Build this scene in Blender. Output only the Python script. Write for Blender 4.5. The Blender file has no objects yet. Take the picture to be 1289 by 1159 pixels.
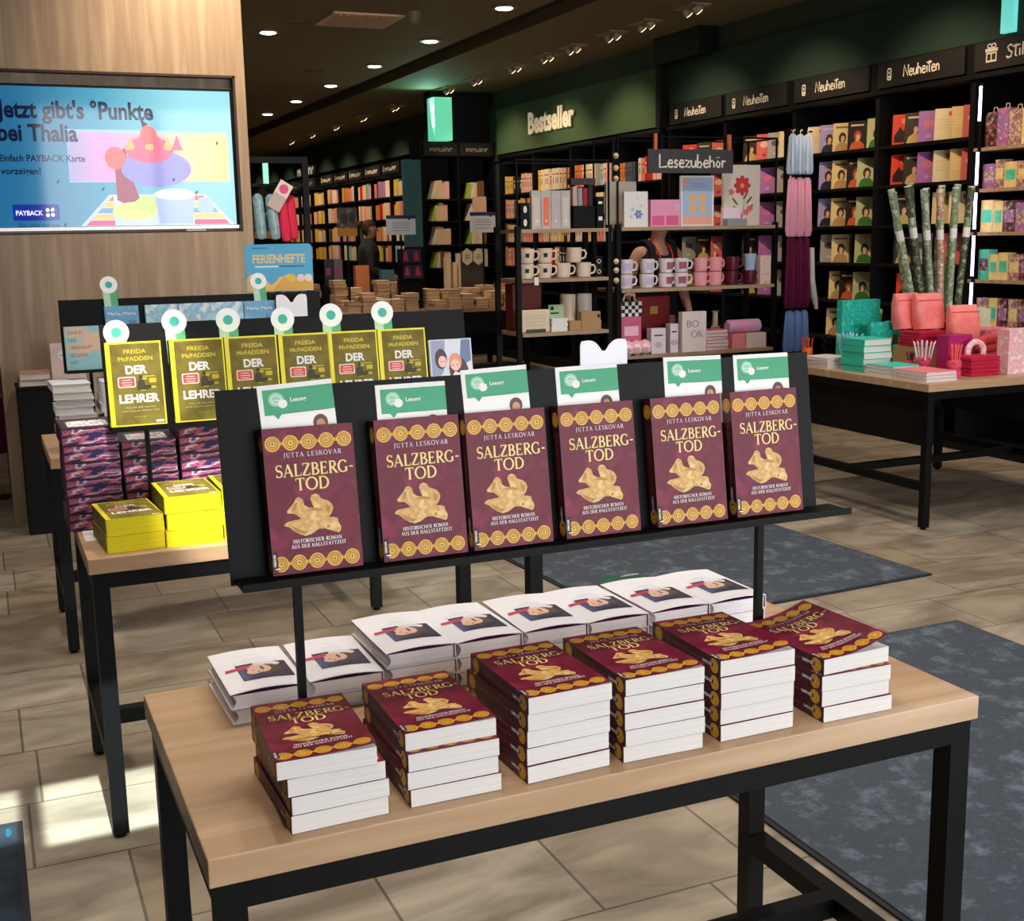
import bpy, math, random
from mathutils import Matrix, Vector, geometry
from math import sin, cos, pi, radians as R

SC = bpy.context.scene
COL = SC.collection
random.seed(7)

# ---------------------------------------------------------------- camera, exposure, sky, lights
def look(ob, target):
    ob.rotation_euler = (Vector(target) - ob.location).to_track_quat('-Z', 'Y').to_euler()

cam_d = bpy.data.cameras.new('camera')
cam_d.sensor_fit = 'HORIZONTAL'
cam_d.sensor_width = 36.0
cam_d.lens = 36.0 * 1539.9 / 1289.0
cam_d.clip_end = 200
cam = bpy.data.objects.new('camera', cam_d)
COL.objects.link(cam)
# yaw 23.32 deg to the right, pitch 10.38 deg down, roll -1.10 deg
cam.matrix_world = (Matrix.Translation((0, 0, 1.515)) @ Matrix.Rotation(R(-23.321), 4, 'Z')
                    @ Matrix.Rotation(R(90 - 10.377), 4, 'X') @ Matrix.Rotation(R(-1.103), 4, 'Z'))
SC.camera = cam
vs = SC.view_settings
vs.view_transform = 'Standard'
vs.look = 'None'
vs.gamma = 1.0
vs.use_curve_mapping = False
vs.exposure = 0.4

world = bpy.data.worlds.new('sky')
SC.world = world
world.use_nodes = True
wn = world.node_tree
wn.nodes.clear()
wo = wn.nodes.new('ShaderNodeOutputWorld')
wb = wn.nodes.new('ShaderNodeBackground')
wb.inputs[0].default_value = (0.95, 0.975, 1.0, 1)
wb.inputs[1].default_value = 5.6
wn.links.new(wb.outputs[0], wo.inputs[0])

def lamp(kind, loc, target, power, color, name, **kw):
    d = bpy.data.lights.new(name, kind)
    d.energy = power
    d.color = color
    for k, v in kw.items():
        setattr(d, k, v)
    o = bpy.data.objects.new(name, d)
    o.location = loc
    COL.objects.link(o)
    look(o, target)
    return o

WARM = (1.0, 0.74, 0.48)
NEUT = (1.0, 0.88, 0.76)
# spots over the long bookcase wall
for k in range(17):
    y = 5.2 + 1.45 * k
    lamp('SPOT', (5.0, y, 3.2), (6.3, y + 0.1, 1.5), 58, WARM, 'track_spot_light', spot_size=R(88), spot_blend=0.7, shadow_soft_size=0.05)
# downlights over the sales floor
DOWN = [(4.03, 7.6), (4.03, 9.33), (4.03, 11.06), (4.03, 12.78), (4.03, 14.5), (4.03, 16.2), (4.03, 17.9), (2.52, 11.0), (2.52, 9.27), (2.52, 12.8), (4.03, 5.9), (2.52, 5.8), (1.0, 5.8), (1.0, 4.0), (2.6, 3.9), (5.3, 4.2), (-0.6, 5.2), (-.6, 3.6)]
NEAR = [(0.5, 2.3), (1.5, 2.3), (0.0, 0.9), (2.8, 2.2), (4.0, 3.2), (3.9, 1.6)]
for (x, y) in NEAR:
    lamp('SPOT', (x, y, 3.27), (x, y, 0), 48, (1.0, .93, .86), 'downlight_beam', spot_size=R(115), spot_blend=0.8, shadow_soft_size=0.06)
for (x, y) in DOWN:
    lamp('SPOT', (x, y, 3.27), (x, y, 0), 62, NEUT, 'downlight_beam', spot_size=R(115), spot_blend=0.8, shadow_soft_size=0.06)
# added spots that stand in for sunlight on the yellow thrillers
lamp('SPOT', (0.7, 0.9, 3.2), (0.6, 3.2, 0.86), 800, (1.0, 0.97, 0.9), 'sun_stand_in_spot', spot_size=R(9), spot_blend=0.5, shadow_soft_size=0.03)
lamp('SPOT', (0.35, 0.9, 3.2), (0.37, 3.35, 1.2), 420, (1.0, 0.97, 0.9), 'sun_stand_in_spot', spot_size=R(7), spot_blend=0.5, shadow_soft_size=0.03)
# light over the timber pillar
lamp('SPOT', (1.35, 6.1, 3.25), (1.35, 7.1, 2.7), 120, WARM, 'pillar_spot_light', spot_size=R(100), spot_blend=0.9, shadow_soft_size=0.08)
# added narrow area lights in place of sun patches on the floor tiles
for (x0, x1, y0, y1) in ((0.04, 0.36, 3.16, 3.53), (-0.5, -0.02, 3.2, 3.53)):
    d = bpy.data.lights.new('added_sun_patch_light', 'AREA')
    d.shape = 'RECTANGLE'
    d.size = x1 - x0
    d.size_y = (y1 - y0) * 0.72
    d.spread = R(0.7)
    d.energy = 1.35 * d.size * d.size_y * 10
    d.color = (0.84, 1.0, 1.0)
    o = bpy.data.objects.new('added_sun_patch_light', d)
    COL.objects.link(o)
    o.location = ((x0 + x1) / 2, (y0 + y1) / 2 - 2.6, 2.6)
    look(o, ((x0 + x1) / 2, (y0 + y1) / 2, 0))

# ---------------------------------------------------------------- materials
def lin(c):
    return tuple(((v / 255 / 12.92) if v / 255 <= 0.04045 else ((v / 255 + 0.055) / 1.055) ** 2.4) for v in c) + (1.0,)

MATS = {}
def mat(name, c, rough=0.5, metal=0.0, spec=0.35, emit=0.0, c2=None, scale=(5, 5, 5), lo=0.35, hi=0.65, detail=4.0, bump=0.0, coord='Object', kind='noise', alpha=1.0, trans=0.0):
    if name in MATS:
        return MATS[name]
    m = bpy.data.materials.new(name)
    m.use_nodes = True
    nt = m.node_tree
    b = nt.nodes['Principled BSDF']
    b.inputs['Base Color'].default_value = lin(c)
    b.inputs['Roughness'].default_value = rough
    b.inputs['Metallic'].default_value = metal
    b.inputs['Specular IOR Level'].default_value = spec
    b.inputs['Alpha'].default_value = alpha
    b.inputs['Transmission Weight'].default_value = trans
    if emit:
        b.inputs['Emission Color'].default_value = lin(c)
        b.inputs['Emission Strength'].default_value = emit
    if c2 is not None or bump:
        tc = nt.nodes.new('ShaderNodeTexCoord')
        mp = nt.nodes.new('ShaderNodeMapping')
        mp.inputs['Scale'].default_value = scale
        nt.links.new(tc.outputs[coord], mp.inputs[0])
        if kind == 'wave':
            n = nt.nodes.new('ShaderNodeTexWave')
            n.inputs['Scale'].default_value = 1.0
            n.inputs['Distortion'].default_value = detail
            n.inputs['Detail'].default_value = 2
        elif kind == 'grad':
            n = nt.nodes.new('ShaderNodeTexGradient')
        elif kind == 'voronoi':
            n = nt.nodes.new('ShaderNodeTexVoronoi')
            n.inputs['Scale'].default_value = 1.0
        else:
            n = nt.nodes.new('ShaderNodeTexNoise')
            n.inputs['Scale'].default_value = 1.0
            n.inputs['Detail'].default_value = detail
            n.inputs['Roughness'].default_value = 0.78 if detail > 12 else 0.5
        nt.links.new(mp.outputs[0], n.inputs[0])
        if c2 is not None:
            r = nt.nodes.new('ShaderNodeValToRGB')
            cols = [c] + (list(c2) if isinstance(c2[0], (tuple, list)) else [c2])
            el = r.color_ramp.elements
            el[0].position = lo
            el[0].color = lin(cols[0])
            el[1].position = hi
            el[1].color = lin(cols[-1])
            for i, cc in enumerate(cols[1:-1]):
                e = el.new(lo + (hi - lo) * (i + 1) / (len(cols) - 1))
                e.color = lin(cc)
            nt.links.new(n.outputs['Distance' if kind == 'voronoi' else ('Color' if kind == 'wave' else 0)], r.inputs[0])
            nt.links.new(r.outputs[0], b.inputs['Base Color'])
            if emit:
                nt.links.new(r.outputs[0], b.inputs['Emission Color'])
        if bump:
            bp = nt.nodes.new('ShaderNodeBump')
            bp.inputs['Strength'].default_value = bump
            bp.inputs['Distance'].default_value = 0.01
            nt.links.new(n.outputs[0], bp.inputs['Height'])
            nt.links.new(bp.outputs[0], b.inputs['Normal'])
    MATS[name] = m
    return m

BLACK = mat('black_metal', (6, 6, 7), 0.5, spec=0.18)
BOARD = mat('black_board', (10, 10, 12), 0.5, spec=0.14)
CASE = mat('black_case', (12, 11, 11), 0.55, spec=0.2)
OAK = mat('oak_top', (200, 168, 136), 0.42, c2=((178, 144, 110), (210, 181, 152)), scale=(1.3, 17, 17), lo=0.25, hi=0.8, detail=9)
OAKD = mat('oak_shelf', (176, 150, 122), 0.5, c2=(150, 124, 98), scale=(2, 24, 24))
OAKP = mat('oak_pillar', (172, 152, 130), 0.5, c2=((150, 130, 110), (184, 164, 142)), scale=(14, 14, 0.9), lo=0.3, hi=0.72, detail=7)
WHITE = mat('white_paper', (236, 234, 232), 0.6)
PAGES = mat('page_edges', (226, 221, 217), 0.7, c2=(214, 210, 206), scale=(3, 3, 900), lo=0.3, hi=0.7, detail=1)
CREAM = mat('cream_paper', (226, 208, 178), 0.7)
RED_D = mat('dark_red_cover', (116, 17, 47), 0.36, spec=.2, c2=((98, 12, 40), (142, 34, 70)), scale=(26, 26, 26), lo=0.3, hi=0.75, detail=8)
RED_S = mat('dark_red_spine', (70, 16, 30), 0.4)
GOLD = mat('gold_print', (232, 184, 58), 0.4, c2=(214, 160, 44), scale=(120, 120, 120))
GOLD_D = mat('gold_shade_print', (158, 104, 26), 0.4)
GOLD_L = mat('gold_figure_print', (226, 184, 108), 0.4, c2=((200, 150, 78), (240, 206, 138)), scale=(70, 70, 70), lo=0.3, hi=0.7)
TITLE = mat('title_gold_print', (240, 212, 140), 0.4)
LILAC = mat('pale_print', (222, 208, 226), 0.5)
INK = mat('black_print', (22, 20, 22), 0.5)
INKG = mat('grey_print', (150, 148, 156), 0.6)
YEL = mat('yellow_print', (232, 220, 24), 0.4)
OLIVE = mat('olive_print', (108, 96, 40), 0.5, spec=.12, c2=(132, 119, 52), scale=(20, 20, 20))
YELT = mat('yellow_title_print', (206, 186, 40), 0.4)
STICK = mat('red_sticker', (214, 66, 56), 0.4)
GREEN = mat('green_print', (62, 158, 116), 0.5)
GREENP = mat('pale_green_print', (150, 204, 176), 0.5)
TEAL = mat('teal_print', (64, 178, 160), 0.5)
PURP = mat('purple_endpaper', (104, 20, 92), 0.5)
SKIN = mat('skin', (196, 142, 112), 0.5)
SIGNW = mat('sign_lettering', (235, 228, 214), 0.5)
SIGNB = mat('sign_black', (30, 28, 28), 0.6)
CHALK = mat('sign_slate', (66, 64, 68), 0.6)

# ---------------------------------------------------------------- mesh builder
TXT = {}
def glyphs(s, bold=0.0):
    key = (s, bold)
    if key not in TXT:
        cu = bpy.data.curves.new('t', 'FONT')
        cu.body = s
        cu.offset = bold
        cu.resolution_u = 3
        o = bpy.data.objects.new('t', cu)
        COL.objects.link(o)
        dg = bpy.context.evaluated_depsgraph_get()
        me = bpy.data.meshes.new_from_object(o.evaluated_get(dg))
        vs_ = [v.co.copy() for v in me.vertices]
        fs = [tuple(p.vertices) for p in me.polygons]
        bpy.data.objects.remove(o)
        bpy.data.curves.remove(cu)
        bpy.data.meshes.remove(me)
        xs = [v.x for v in vs_] or [0]
        TXT[key] = (vs_, fs, min(xs), max(xs))
    return TXT[key]

class MB:
    def __init__(self):
        self.v, self.f, self.m, self.mats = [], [], [], []
        self.x = Matrix.Identity(4)
        self.n = 0
    def lift(self):
        self.n = (self.n + 1) % 48
        return self.n * 4e-6
    def mi(self, m):
        if m not in self.mats:
            self.mats.append(m)
        return self.mats.index(m)
    def add(self, vs_, fs, m):
        o = len(self.v)
        self.v += [self.x @ Vector(p) for p in vs_]
        k = self.mi(m)
        for f in fs:
            self.f.append(tuple(o + i for i in f))
            self.m.append(k)
        return self
    def box(self, x0, y0, z0, x1, y1, z1, m):
        return self.add([(x0, y0, z0), (x1, y0, z0), (x1, y1, z0), (x0, y1, z0), (x0, y0, z1), (x1, y0, z1), (x1, y1, z1), (x0, y1, z1)],
                        [(3, 2, 1, 0), (4, 5, 6, 7), (0, 1, 5, 4), (1, 2, 6, 5), (2, 3, 7, 6), (3, 0, 4, 7)], m)
    def poly(self, pts, z, m):
        p3 = [Vector((p[0], p[1], 0)) for p in pts]
        tri = geometry.tessellate_polygon([p3])
        a = sum(pts[i][0] * pts[(i + 1) % len(pts)][1] - pts[(i + 1) % len(pts)][0] * pts[i][1] for i in range(len(pts)))
        out = []
        for t in tri:
            q = [pts[i] for i in t]
            ar = (q[1][0] - q[0][0]) * (q[2][1] - q[0][1]) - (q[2][0] - q[0][0]) * (q[1][1] - q[0][1])
            out.append(tuple(t) if ar > 0 else tuple(reversed(t)))
        return self.add([(p[0], p[1], z) for p in pts], out, m)
    def prism(self, pts, z0, z1, m):
        a = sum(pts[i][0] * pts[(i + 1) % len(pts)][1] - pts[(i + 1) % len(pts)][0] * pts[i][1] for i in range(len(pts)))
        if a < 0:
            pts = list(reversed(pts))
        n = len(pts)
        self.poly(pts, z1, m)
        tri = geometry.tessellate_polygon([[Vector((p[0], p[1], 0)) for p in pts]])
        vs_ = [(p[0], p[1], z0) for p in pts]
        out = []
        for t in tri:
            q = [pts[i] for i in t]
            ar = (q[1][0] - q[0][0]) * (q[2][1] - q[0][1]) - (q[2][0] - q[0][0]) * (q[1][1] - q[0][1])
            out.append(tuple(reversed(t)) if ar > 0 else tuple(t))
        self.add(vs_, out, m)
        self.add([(p[0], p[1], z0) for p in pts] + [(p[0], p[1], z1) for p in pts], [(i, (i + 1) % n, n + (i + 1) % n, n + i) for i in range(n)], m)
        return self
    def quad(self, x0, y0, x1, y1, z, m):
        return self.add([(x0, y0, z), (x1, y0, z), (x1, y1, z), (x0, y1, z)], [(0, 1, 2, 3)], m)
    def ell(self, cx, cy, rx, ry, z, m, n=24, rot=0.0):
        c, s = cos(rot), sin(rot)
        z += self.lift()
        return self.add([(cx + rx * cos(2 * pi * i / n) * c - ry * sin(2 * pi * i / n) * s, cy + rx * cos(2 * pi * i / n) * s + ry * sin(2 * pi * i / n) * c, z) for i in range(n)], [tuple(range(n))], m)
    def ring(self, cx, cy, rx, ry, w, z, m, n=24, a0=0.0, a1=2 * pi, wy=None):
        wy = w if wy is None else wy
        z += self.lift()
        vs_, fs = [], []
        for i in range(n + 1):
            a = a0 + (a1 - a0) * i / n
            vs_ += [(cx + rx * cos(a), cy + ry * sin(a), z), (cx + (rx - w) * cos(a), cy + (ry - wy) * sin(a), z)]
        for i in range(n):
            fs.append((2 * i + 1, 2 * i, 2 * i + 2, 2 * i + 3))
        return self.add(vs_, fs, m)
    def rib(self, pts, w, z, m):
        """flat ribbon along a polyline; w a number or a list of widths"""
        n = len(pts)
        z += self.lift()
        ws = w if isinstance(w, (list, tuple)) else [w] * n
        vs_ = []
        for i, p in enumerate(pts):
            a = pts[max(i - 1, 0)]
            b = pts[min(i + 1, n - 1)]
            dx, dy = b[0] - a[0], b[1] - a[1]
            l = math.hypot(dx, dy) or 1
            nx, ny = -dy / l, dx / l
            h = ws[i] / 2
            vs_ += [(p[0] + nx * h, p[1] + ny * h, z + i * 3e-6), (p[0] - nx * h, p[1] - ny * h, z + i * 3e-6)]
        return self.add(vs_, [(2 * i + 1, 2 * i + 3, 2 * i + 2, 2 * i) for i in range(n - 1)], m)
    def text(self, s, x, y, z, h, m, w=None, align='c', bold=0.0, sx=1.0, rot=0.0):
        """h: cap height; w: total width to fit"""
        vs_, fs, lo, hi = glyphs(s, bold)
        k = h / 0.73
        kx = k * sx
        if w:
            kx = w / max(hi - lo, 1e-6)
        off = {'c': (lo + hi) / 2, 'l': lo, 'r': hi}[align]
        c, sn = cos(rot), sin(rot)
        P = []
        for v in vs_:
            a, b = (v.x - off) * kx, v.y * k
            P.append((x + a * c - b * sn, y + a * sn + b * c, z))
        return self.add(P, fs, m)
    def tube(self, pts, r, m, n=8, cap=True):
        pts = [Vector(p) for p in pts]
        rs = r if isinstance(r, (list, tuple)) else [r] * len(pts)
        vs_, fs = [], []
        for i, p in enumerate(pts):
            d = (pts[min(i + 1, len(pts) - 1)] - pts[max(i - 1, 0)]).normalized()
            u = d.orthogonal().normalized() if i == 0 else (u - d * u.dot(d)).normalized()
            w = d.cross(u)
            for k in range(n):
                a = 2 * pi * k / n
                vs_.append(tuple(p + (u * cos(a) + w * sin(a)) * rs[i]))
        for i in range(len(pts) - 1):
            for k in range(n):
                fs.append((i * n + k, i * n + (k + 1) % n, (i + 1) * n + (k + 1) % n, (i + 1) * n + k))
        if cap:
            fs.append(tuple(reversed(range(n))))
            fs.append(tuple((len(pts) - 1) * n + k for k in range(n)))
        return self.add(vs_, fs, m)
    def lathe(self, prof, m, n=20, cx=0, cy=0, pleat=0.0, pn=8):
        vs_, fs = [], []
        for (r, z) in prof:
            for k in range(n):
                a = 2 * pi * k / n
                rr = r * (1 + pleat * cos(pn * a))
                vs_.append((cx + rr * cos(a), cy + rr * sin(a), z))
        for i in range(len(prof) - 1):
            for k in range(n):
                fs.append((i * n + k, i * n + (k + 1) % n, (i + 1) * n + (k + 1) % n, (i + 1) * n + k))
        fs.append(tuple(reversed(range(n))))
        fs.append(tuple((len(prof) - 1) * n + k for k in range(n)))
        return self.add(vs_, fs, m)
    def warp(self, fn):
        self.v = [Vector(fn(p)) for p in self.v]
        return self
    def make(self, name, parent=None, smooth=False, bevel=0.0, loc=None, rot=None):
        me = bpy.data.meshes.new(name)
        me.from_pydata([tuple(p) for p in self.v], [], self.f)
        for m in self.mats:
            me.materials.append(m)
        me.polygons.foreach_set('material_index', self.m)
        if smooth:
            me.polygons.foreach_set('use_smooth', [True] * len(me.polygons))
        me.update()
        o = bpy.data.objects.new(name, me)
        COL.objects.link(o)
        if parent is not None:
            o.parent = parent
        if loc is not None:
            o.location = loc
        if rot is not None:
            o.rotation_euler = rot
        if smooth:
            try:
                me.set_sharp_from_angle(angle=R(40))
            except Exception:
                pass
        if bevel:
            b = o.modifiers.new('edge', 'BEVEL')
            b.width = bevel
            b.segments = 2
            b.limit_method = 'ANGLE'
        return o

def tag(o, label, cat, group=None, kind=None):
    o['label'] = label
    o['category'] = cat
    if group:
        o['group'] = group
    if kind:
        o['kind'] = kind
    return o

def thing(name, label, cat, loc=(0, 0, 0), rot=(0, 0, 0), group=None):
    o = bpy.data.objects.new(name, None)
    o.empty_display_size = 0.05
    COL.objects.link(o)
    o.location = loc
    o.rotation_euler = rot
    return tag(o, label, cat, group)

def dup(src, label, loc, rot=None, group=None, scale=None):
    c = src.copy()
    COL.objects.link(c)
    c.location = loc
    if rot is not None:
        c.rotation_euler = rot
    if scale is not None:
        c.scale = scale
    c['label'] = label
    if group:
        c['group'] = group
    for ch in src.children:
        k = ch.copy()
        COL.objects.link(k)
        k.parent = c
        for g in ch.children:
            q = g.copy()
            COL.objects.link(q)
            q.parent = k
    return c

def struct(name, mb, **kw):
    o = mb.make(name, **kw)
    o['kind'] = 'structure'
    return o

ORD = ['first', 'second', 'third', 'fourth', 'fifth', 'sixth', 'seventh', 'eighth', 'ninth', 'tenth', 'eleventh', 'twelfth', 'thirteenth', 'fourteenth', 'fifteenth', 'sixteenth', 'seventeenth', 'eighteenth', 'nineteenth', 'twentieth',
       'twenty-first', 'twenty-second', 'twenty-third', 'twenty-fourth', 'twenty-fifth', 'twenty-sixth', 'twenty-seventh', 'twenty-eighth', 'twenty-ninth', 'thirtieth']
FACE_Y = (pi / 2, 0, 0)            # local z looks towards -Y (the shop front)
FACE_X = (pi / 2, 0, -pi / 2)      # local z looks towards -X (from the long wall)
MX = Matrix.Rotation(-pi / 2, 4, 'Z') @ Matrix.Rotation(pi / 2, 4, 'X')
MY = Matrix.Rotation(pi / 2, 4, 'X')

# ---------------------------------------------------------------- drawn letters: roman capitals and chalk handwriting
def arcpts(cx, cy, rx, ry, a0, a1, n=14):
    return [(cx + rx * cos(R(a0 + (a1 - a0) * i / n)), cy + ry * sin(R(a0 + (a1 - a0) * i / n))) for i in range(n + 1)]
def roman(mb, s, x, y, z, h, m, w=None, align='c', wt=1.0, gap=0.10):
    K, N = 0.13 * wt, 0.055 * wt
    parts, pen = [], 0.0
    for ch in s:
        L = []
        def st(px, y0=0.0, y1=1.0, wd=K, lo=True, hi=True):
            L.append(([(px, y0), (px, y1)], wd))
            if lo: L.append(([(px - 0.12, y0 + .02), (px + 0.12, y0 + .02)], 0.045))
            if hi: L.append(([(px - 0.12, y1 - .02), (px + 0.12, y1 - .02)], 0.045))
        def ar(cx, cy, rx, ry, a0, a1):
            p = arcpts(cx, cy, rx, ry, a0, a1)
            L.append((p, [N + (K - N) * abs(cos(R(a0 + (a1 - a0) * i / (len(p) - 1)))) for i in range(len(p))]))
        def ln(p, q, wd):
            L.append(([p, q], wd))
        W = 0.7
        if ch == 'A':
            ln((0.06, 0), (0.37, 1), N); ln((0.37, 1), (0.70, 0), K); ln((0.17, .33), (0.58, .33), N); ln((-.04, .02), (.16, .02), .045); ln((.57, .02), (.82, .02), .045); W = .78
        elif ch == 'B':
            st(.14); ar(.26, .75, .26, .23, -90, 90); ar(.28, .27, .32, .25, -90, 90); ln((.14, .98), (.27, .98), N); ln((.14, .52), (.28, .52), N); ln((.14, .02), (.28, .02), N); W = .64
        elif ch == 'C':
            ar(.42, .5, .38, .48, 50, 310); ln((.67, .72), (.67, .95), N); W = .74
        elif ch == 'D':
            st(.14); ar(.3, .5, .42, .48, -90, 90); ln((.14, .98), (.3, .98), N); ln((.14, .02), (.3, .02), N); W = .78
        elif ch == 'E':
            st(.14); ln((.14, .97), (.58, .97), N); ln((.14, .52), (.46, .52), N); ln((.14, .03), (.6, .03), N); ln((.57, .97), (.57, .82), .045); ln((.59, .03), (.59, .2), .045); ln((.45, .42), (.45, .62), .045); W = .64
        elif ch == 'G':
            ar(.42, .5, .38, .48, 50, 310); st(.68, .06, .42, K, False, True); ln((.66, .75), (.66, .95), N); W = .82
        elif ch == 'H':
            st(.14); st(.66); ln((.14, .5), (.66, .5), N); W = .8
        elif ch == 'I':
            st(.14); W = .28
        elif ch == 'J':
            st(.2, .05, 1, K, False, True); L.append((arcpts(.06, .0, .14, .18, 0, -120), N)); W = .36
        elif ch == 'K':
            st(.14); ln((.14, .42), (.6, 1), N); ln((.3, .58), (.68, 0), K); ln((.5, .98), (.72, .98), .045); ln((.55, .02), (.8, .02), .045); W = .76
        elif ch == 'L':
            st(.14); ln((.14, .03), (.56, .03), N); ln((.56, .03), (.56, .24), .045); W = .6
        elif ch == 'M':
            st(.12, wd=N); st(.84); ln((.12, 1), (.48, .05), K); ln((.48, .05), (.84, 1), N); W = .98
        elif ch == 'N':
            st(.12, wd=N); st(.7, wd=N, lo=False); ln((.12, 1), (.7, 0), K); W = .82
        elif ch == 'O':
            ar(.42, .5, .40, .50, 0, 360); W = .84
        elif ch == 'R':
            st(.14); ar(.28, .74, .27, .24, -90, 90); ln((.14, .98), (.28, .98), N); ln((.14, .5), (.3, .5), N); ln((.3, .5), (.66, 0), K); ln((.58, .02), (.78, .02), .045); W = .7
        elif ch == 'S':
            p = arcpts(.27, .745, .21, .235, 35, 270, 10) + arcpts(.27, .265, .23, .245, 90, -145, 10)[1:]
            n = len(p)
            L.append((p, [N + (K - N) * max(0, 1 - abs(i / (n - 1) - .5) * 2.4) for i in range(n)]))
            ln((.46, .8), (.46, .99), N); ln((.06, .01), (.06, .22), N); W = .54
        elif ch == 'T':
            st(.35, hi=False); ln((.02, .97), (.68, .97), N); ln((.03, .97), (.03, .78), .045); ln((.67, .97), (.67, .78), .045); W = .7
        elif ch == 'U':
            st(.14, .3, 1, K, False); st(.62, .3, 1, N, False); L.append((arcpts(.38, .3, .24, .29, 180, 360), N * 1.4)); W = .76
        elif ch == 'V':
            ln((.06, 1), (.37, 0), K); ln((.37, 0), (.68, 1), N); ln((-.04, .98), (.18, .98), .045); ln((.58, .98), (.78, .98), .045); W = .74
        elif ch == 'Z':
            ln((.05, .97), (.58, .97), N); ln((.58, .97), (.05, .03), K); ln((.05, .03), (.6, .03), N); ln((.06, .97), (.06, .8), .045); ln((.6, .03), (.6, .22), .045); W = .64
        elif ch == '-':
            ln((.04, .42), (.34, .42), .09 * wt); W = .36
        elif ch == ' ':
            W = .34
        for (p, wd) in L:
            parts.append(([(pen + a, b) for a, b in p], wd))
        pen += W + gap
    pen -= gap
    kx = (w / pen) if w else h
    off = {'c': pen / 2, 'l': 0, 'r': pen}[align]
    for (p, wd) in parts:
        ww = [q * (kx + h) / 2 for q in wd] if isinstance(wd, list) else wd * (kx + h) / 2
        mb.rib([(x + (a - off) * kx, y + b * h) for a, b in p], ww, z, m)
    return mb

HAND = {
    'N': (.62, [[(0, 0), (.06, 1), (.52, 0), (.56, 1)]]), 'e': (.5, [[(.06, .3), (.42, .36), (.36, .58), (.18, .6), (.05, .34), (.12, .06), (.3, 0), (.44, .1)]]),
    'u': (.5, [[(.04, .6), (.06, .15), (.2, 0), (.36, .12), (.4, .6), (.42, 0)]]), 'h': (.5, [[(.05, 1), (.05, 0)], [(.05, .4), (.22, .6), (.38, .45), (.4, 0)]]),
    'i': (.22, [[(.1, .6), (.1, 0)], [(.08, .85), (.12, .9)]]), 't': (.36, [[(.16, 1), (.14, .1), (.26, 0)], [(-.06, .82), (.4, .88)]]), 'n': (.5, [[(.05, .6), (.06, 0)], [(.06, .4), (.22, .6), (.36, .45), (.38, 0)]]),
    'L': (.62, [[(.02, 1.1), (.02, 0), (.6, .06)]]), 's': (.4, [[(.32, .55), (.14, .6), (.06, .45), (.3, .2), (.22, 0), (.02, .06)]]), 'z': (.46, [[(.03, .58), (.38, .56), (.05, .03), (.42, .04)]]),
    'b': (.5, [[(.06, 1.1), (.06, 0), (.3, 0), (.4, .25), (.28, .48), (.07, .35)]]), 'ö': (.5, [[(.22, 0), (.06, .25), (.2, .55), (.38, .35), (.32, .06), (.22, 0)], [(.12, .8), (.13, .86)], [(.3, .82), (.31, .88)]]),
    'r': (.38, [[(.06, .6), (.07, 0)], [(.07, .35), (.2, .55), (.34, .52)]]), 'S': (.55, [[(.46, .9), (.28, 1.02), (.1, .85), (.2, .58), (.44, .36), (.36, .05), (.14, -.02), (.02, .14)]]), 'l': (.24, [[(.1, 1.05), (.1, .02)]]),
    'c': (.42, [[(.36, .5), (.2, .6), (.05, .32), (.16, .02), (.38, .1)]]), ' ': (.3, []), 'R': (.55, [[(.05, 0), (.06, 1), (.36, .95), (.4, .6), (.08, .5), (.46, 0)]]), 'o': (.48, [[(.22, 0), (.06, .25), (.2, .55), (.38, .35), (.32, .06), (.22, 0)]]),
    'm': (.7, [[(.05, .6), (.06, 0), (.08, .4), (.2, .58), (.3, .4), (.31, 0), (.33, .4), (.46, .58), (.56, .4), (.58, 0)]]), 'a': (.48, [[(.38, .55), (.16, .58), (.05, .25), (.18, 0), (.36, .2), (.38, .55), (.42, 0)]]),
}
def chalk(mb, s, x, y, z, h, m, w, width=0.12):
    tot = sum(HAND[c][0] for c in s)
    k = w / tot
    pen = 0
    for c in s:
        a, st_ = HAND[c]
        for p in st_:
            mb.rib([(x + (pen + q[0]) * k, y + q[1] * h) for q in p], width * h, z, m)
        pen += a
    return mb

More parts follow.
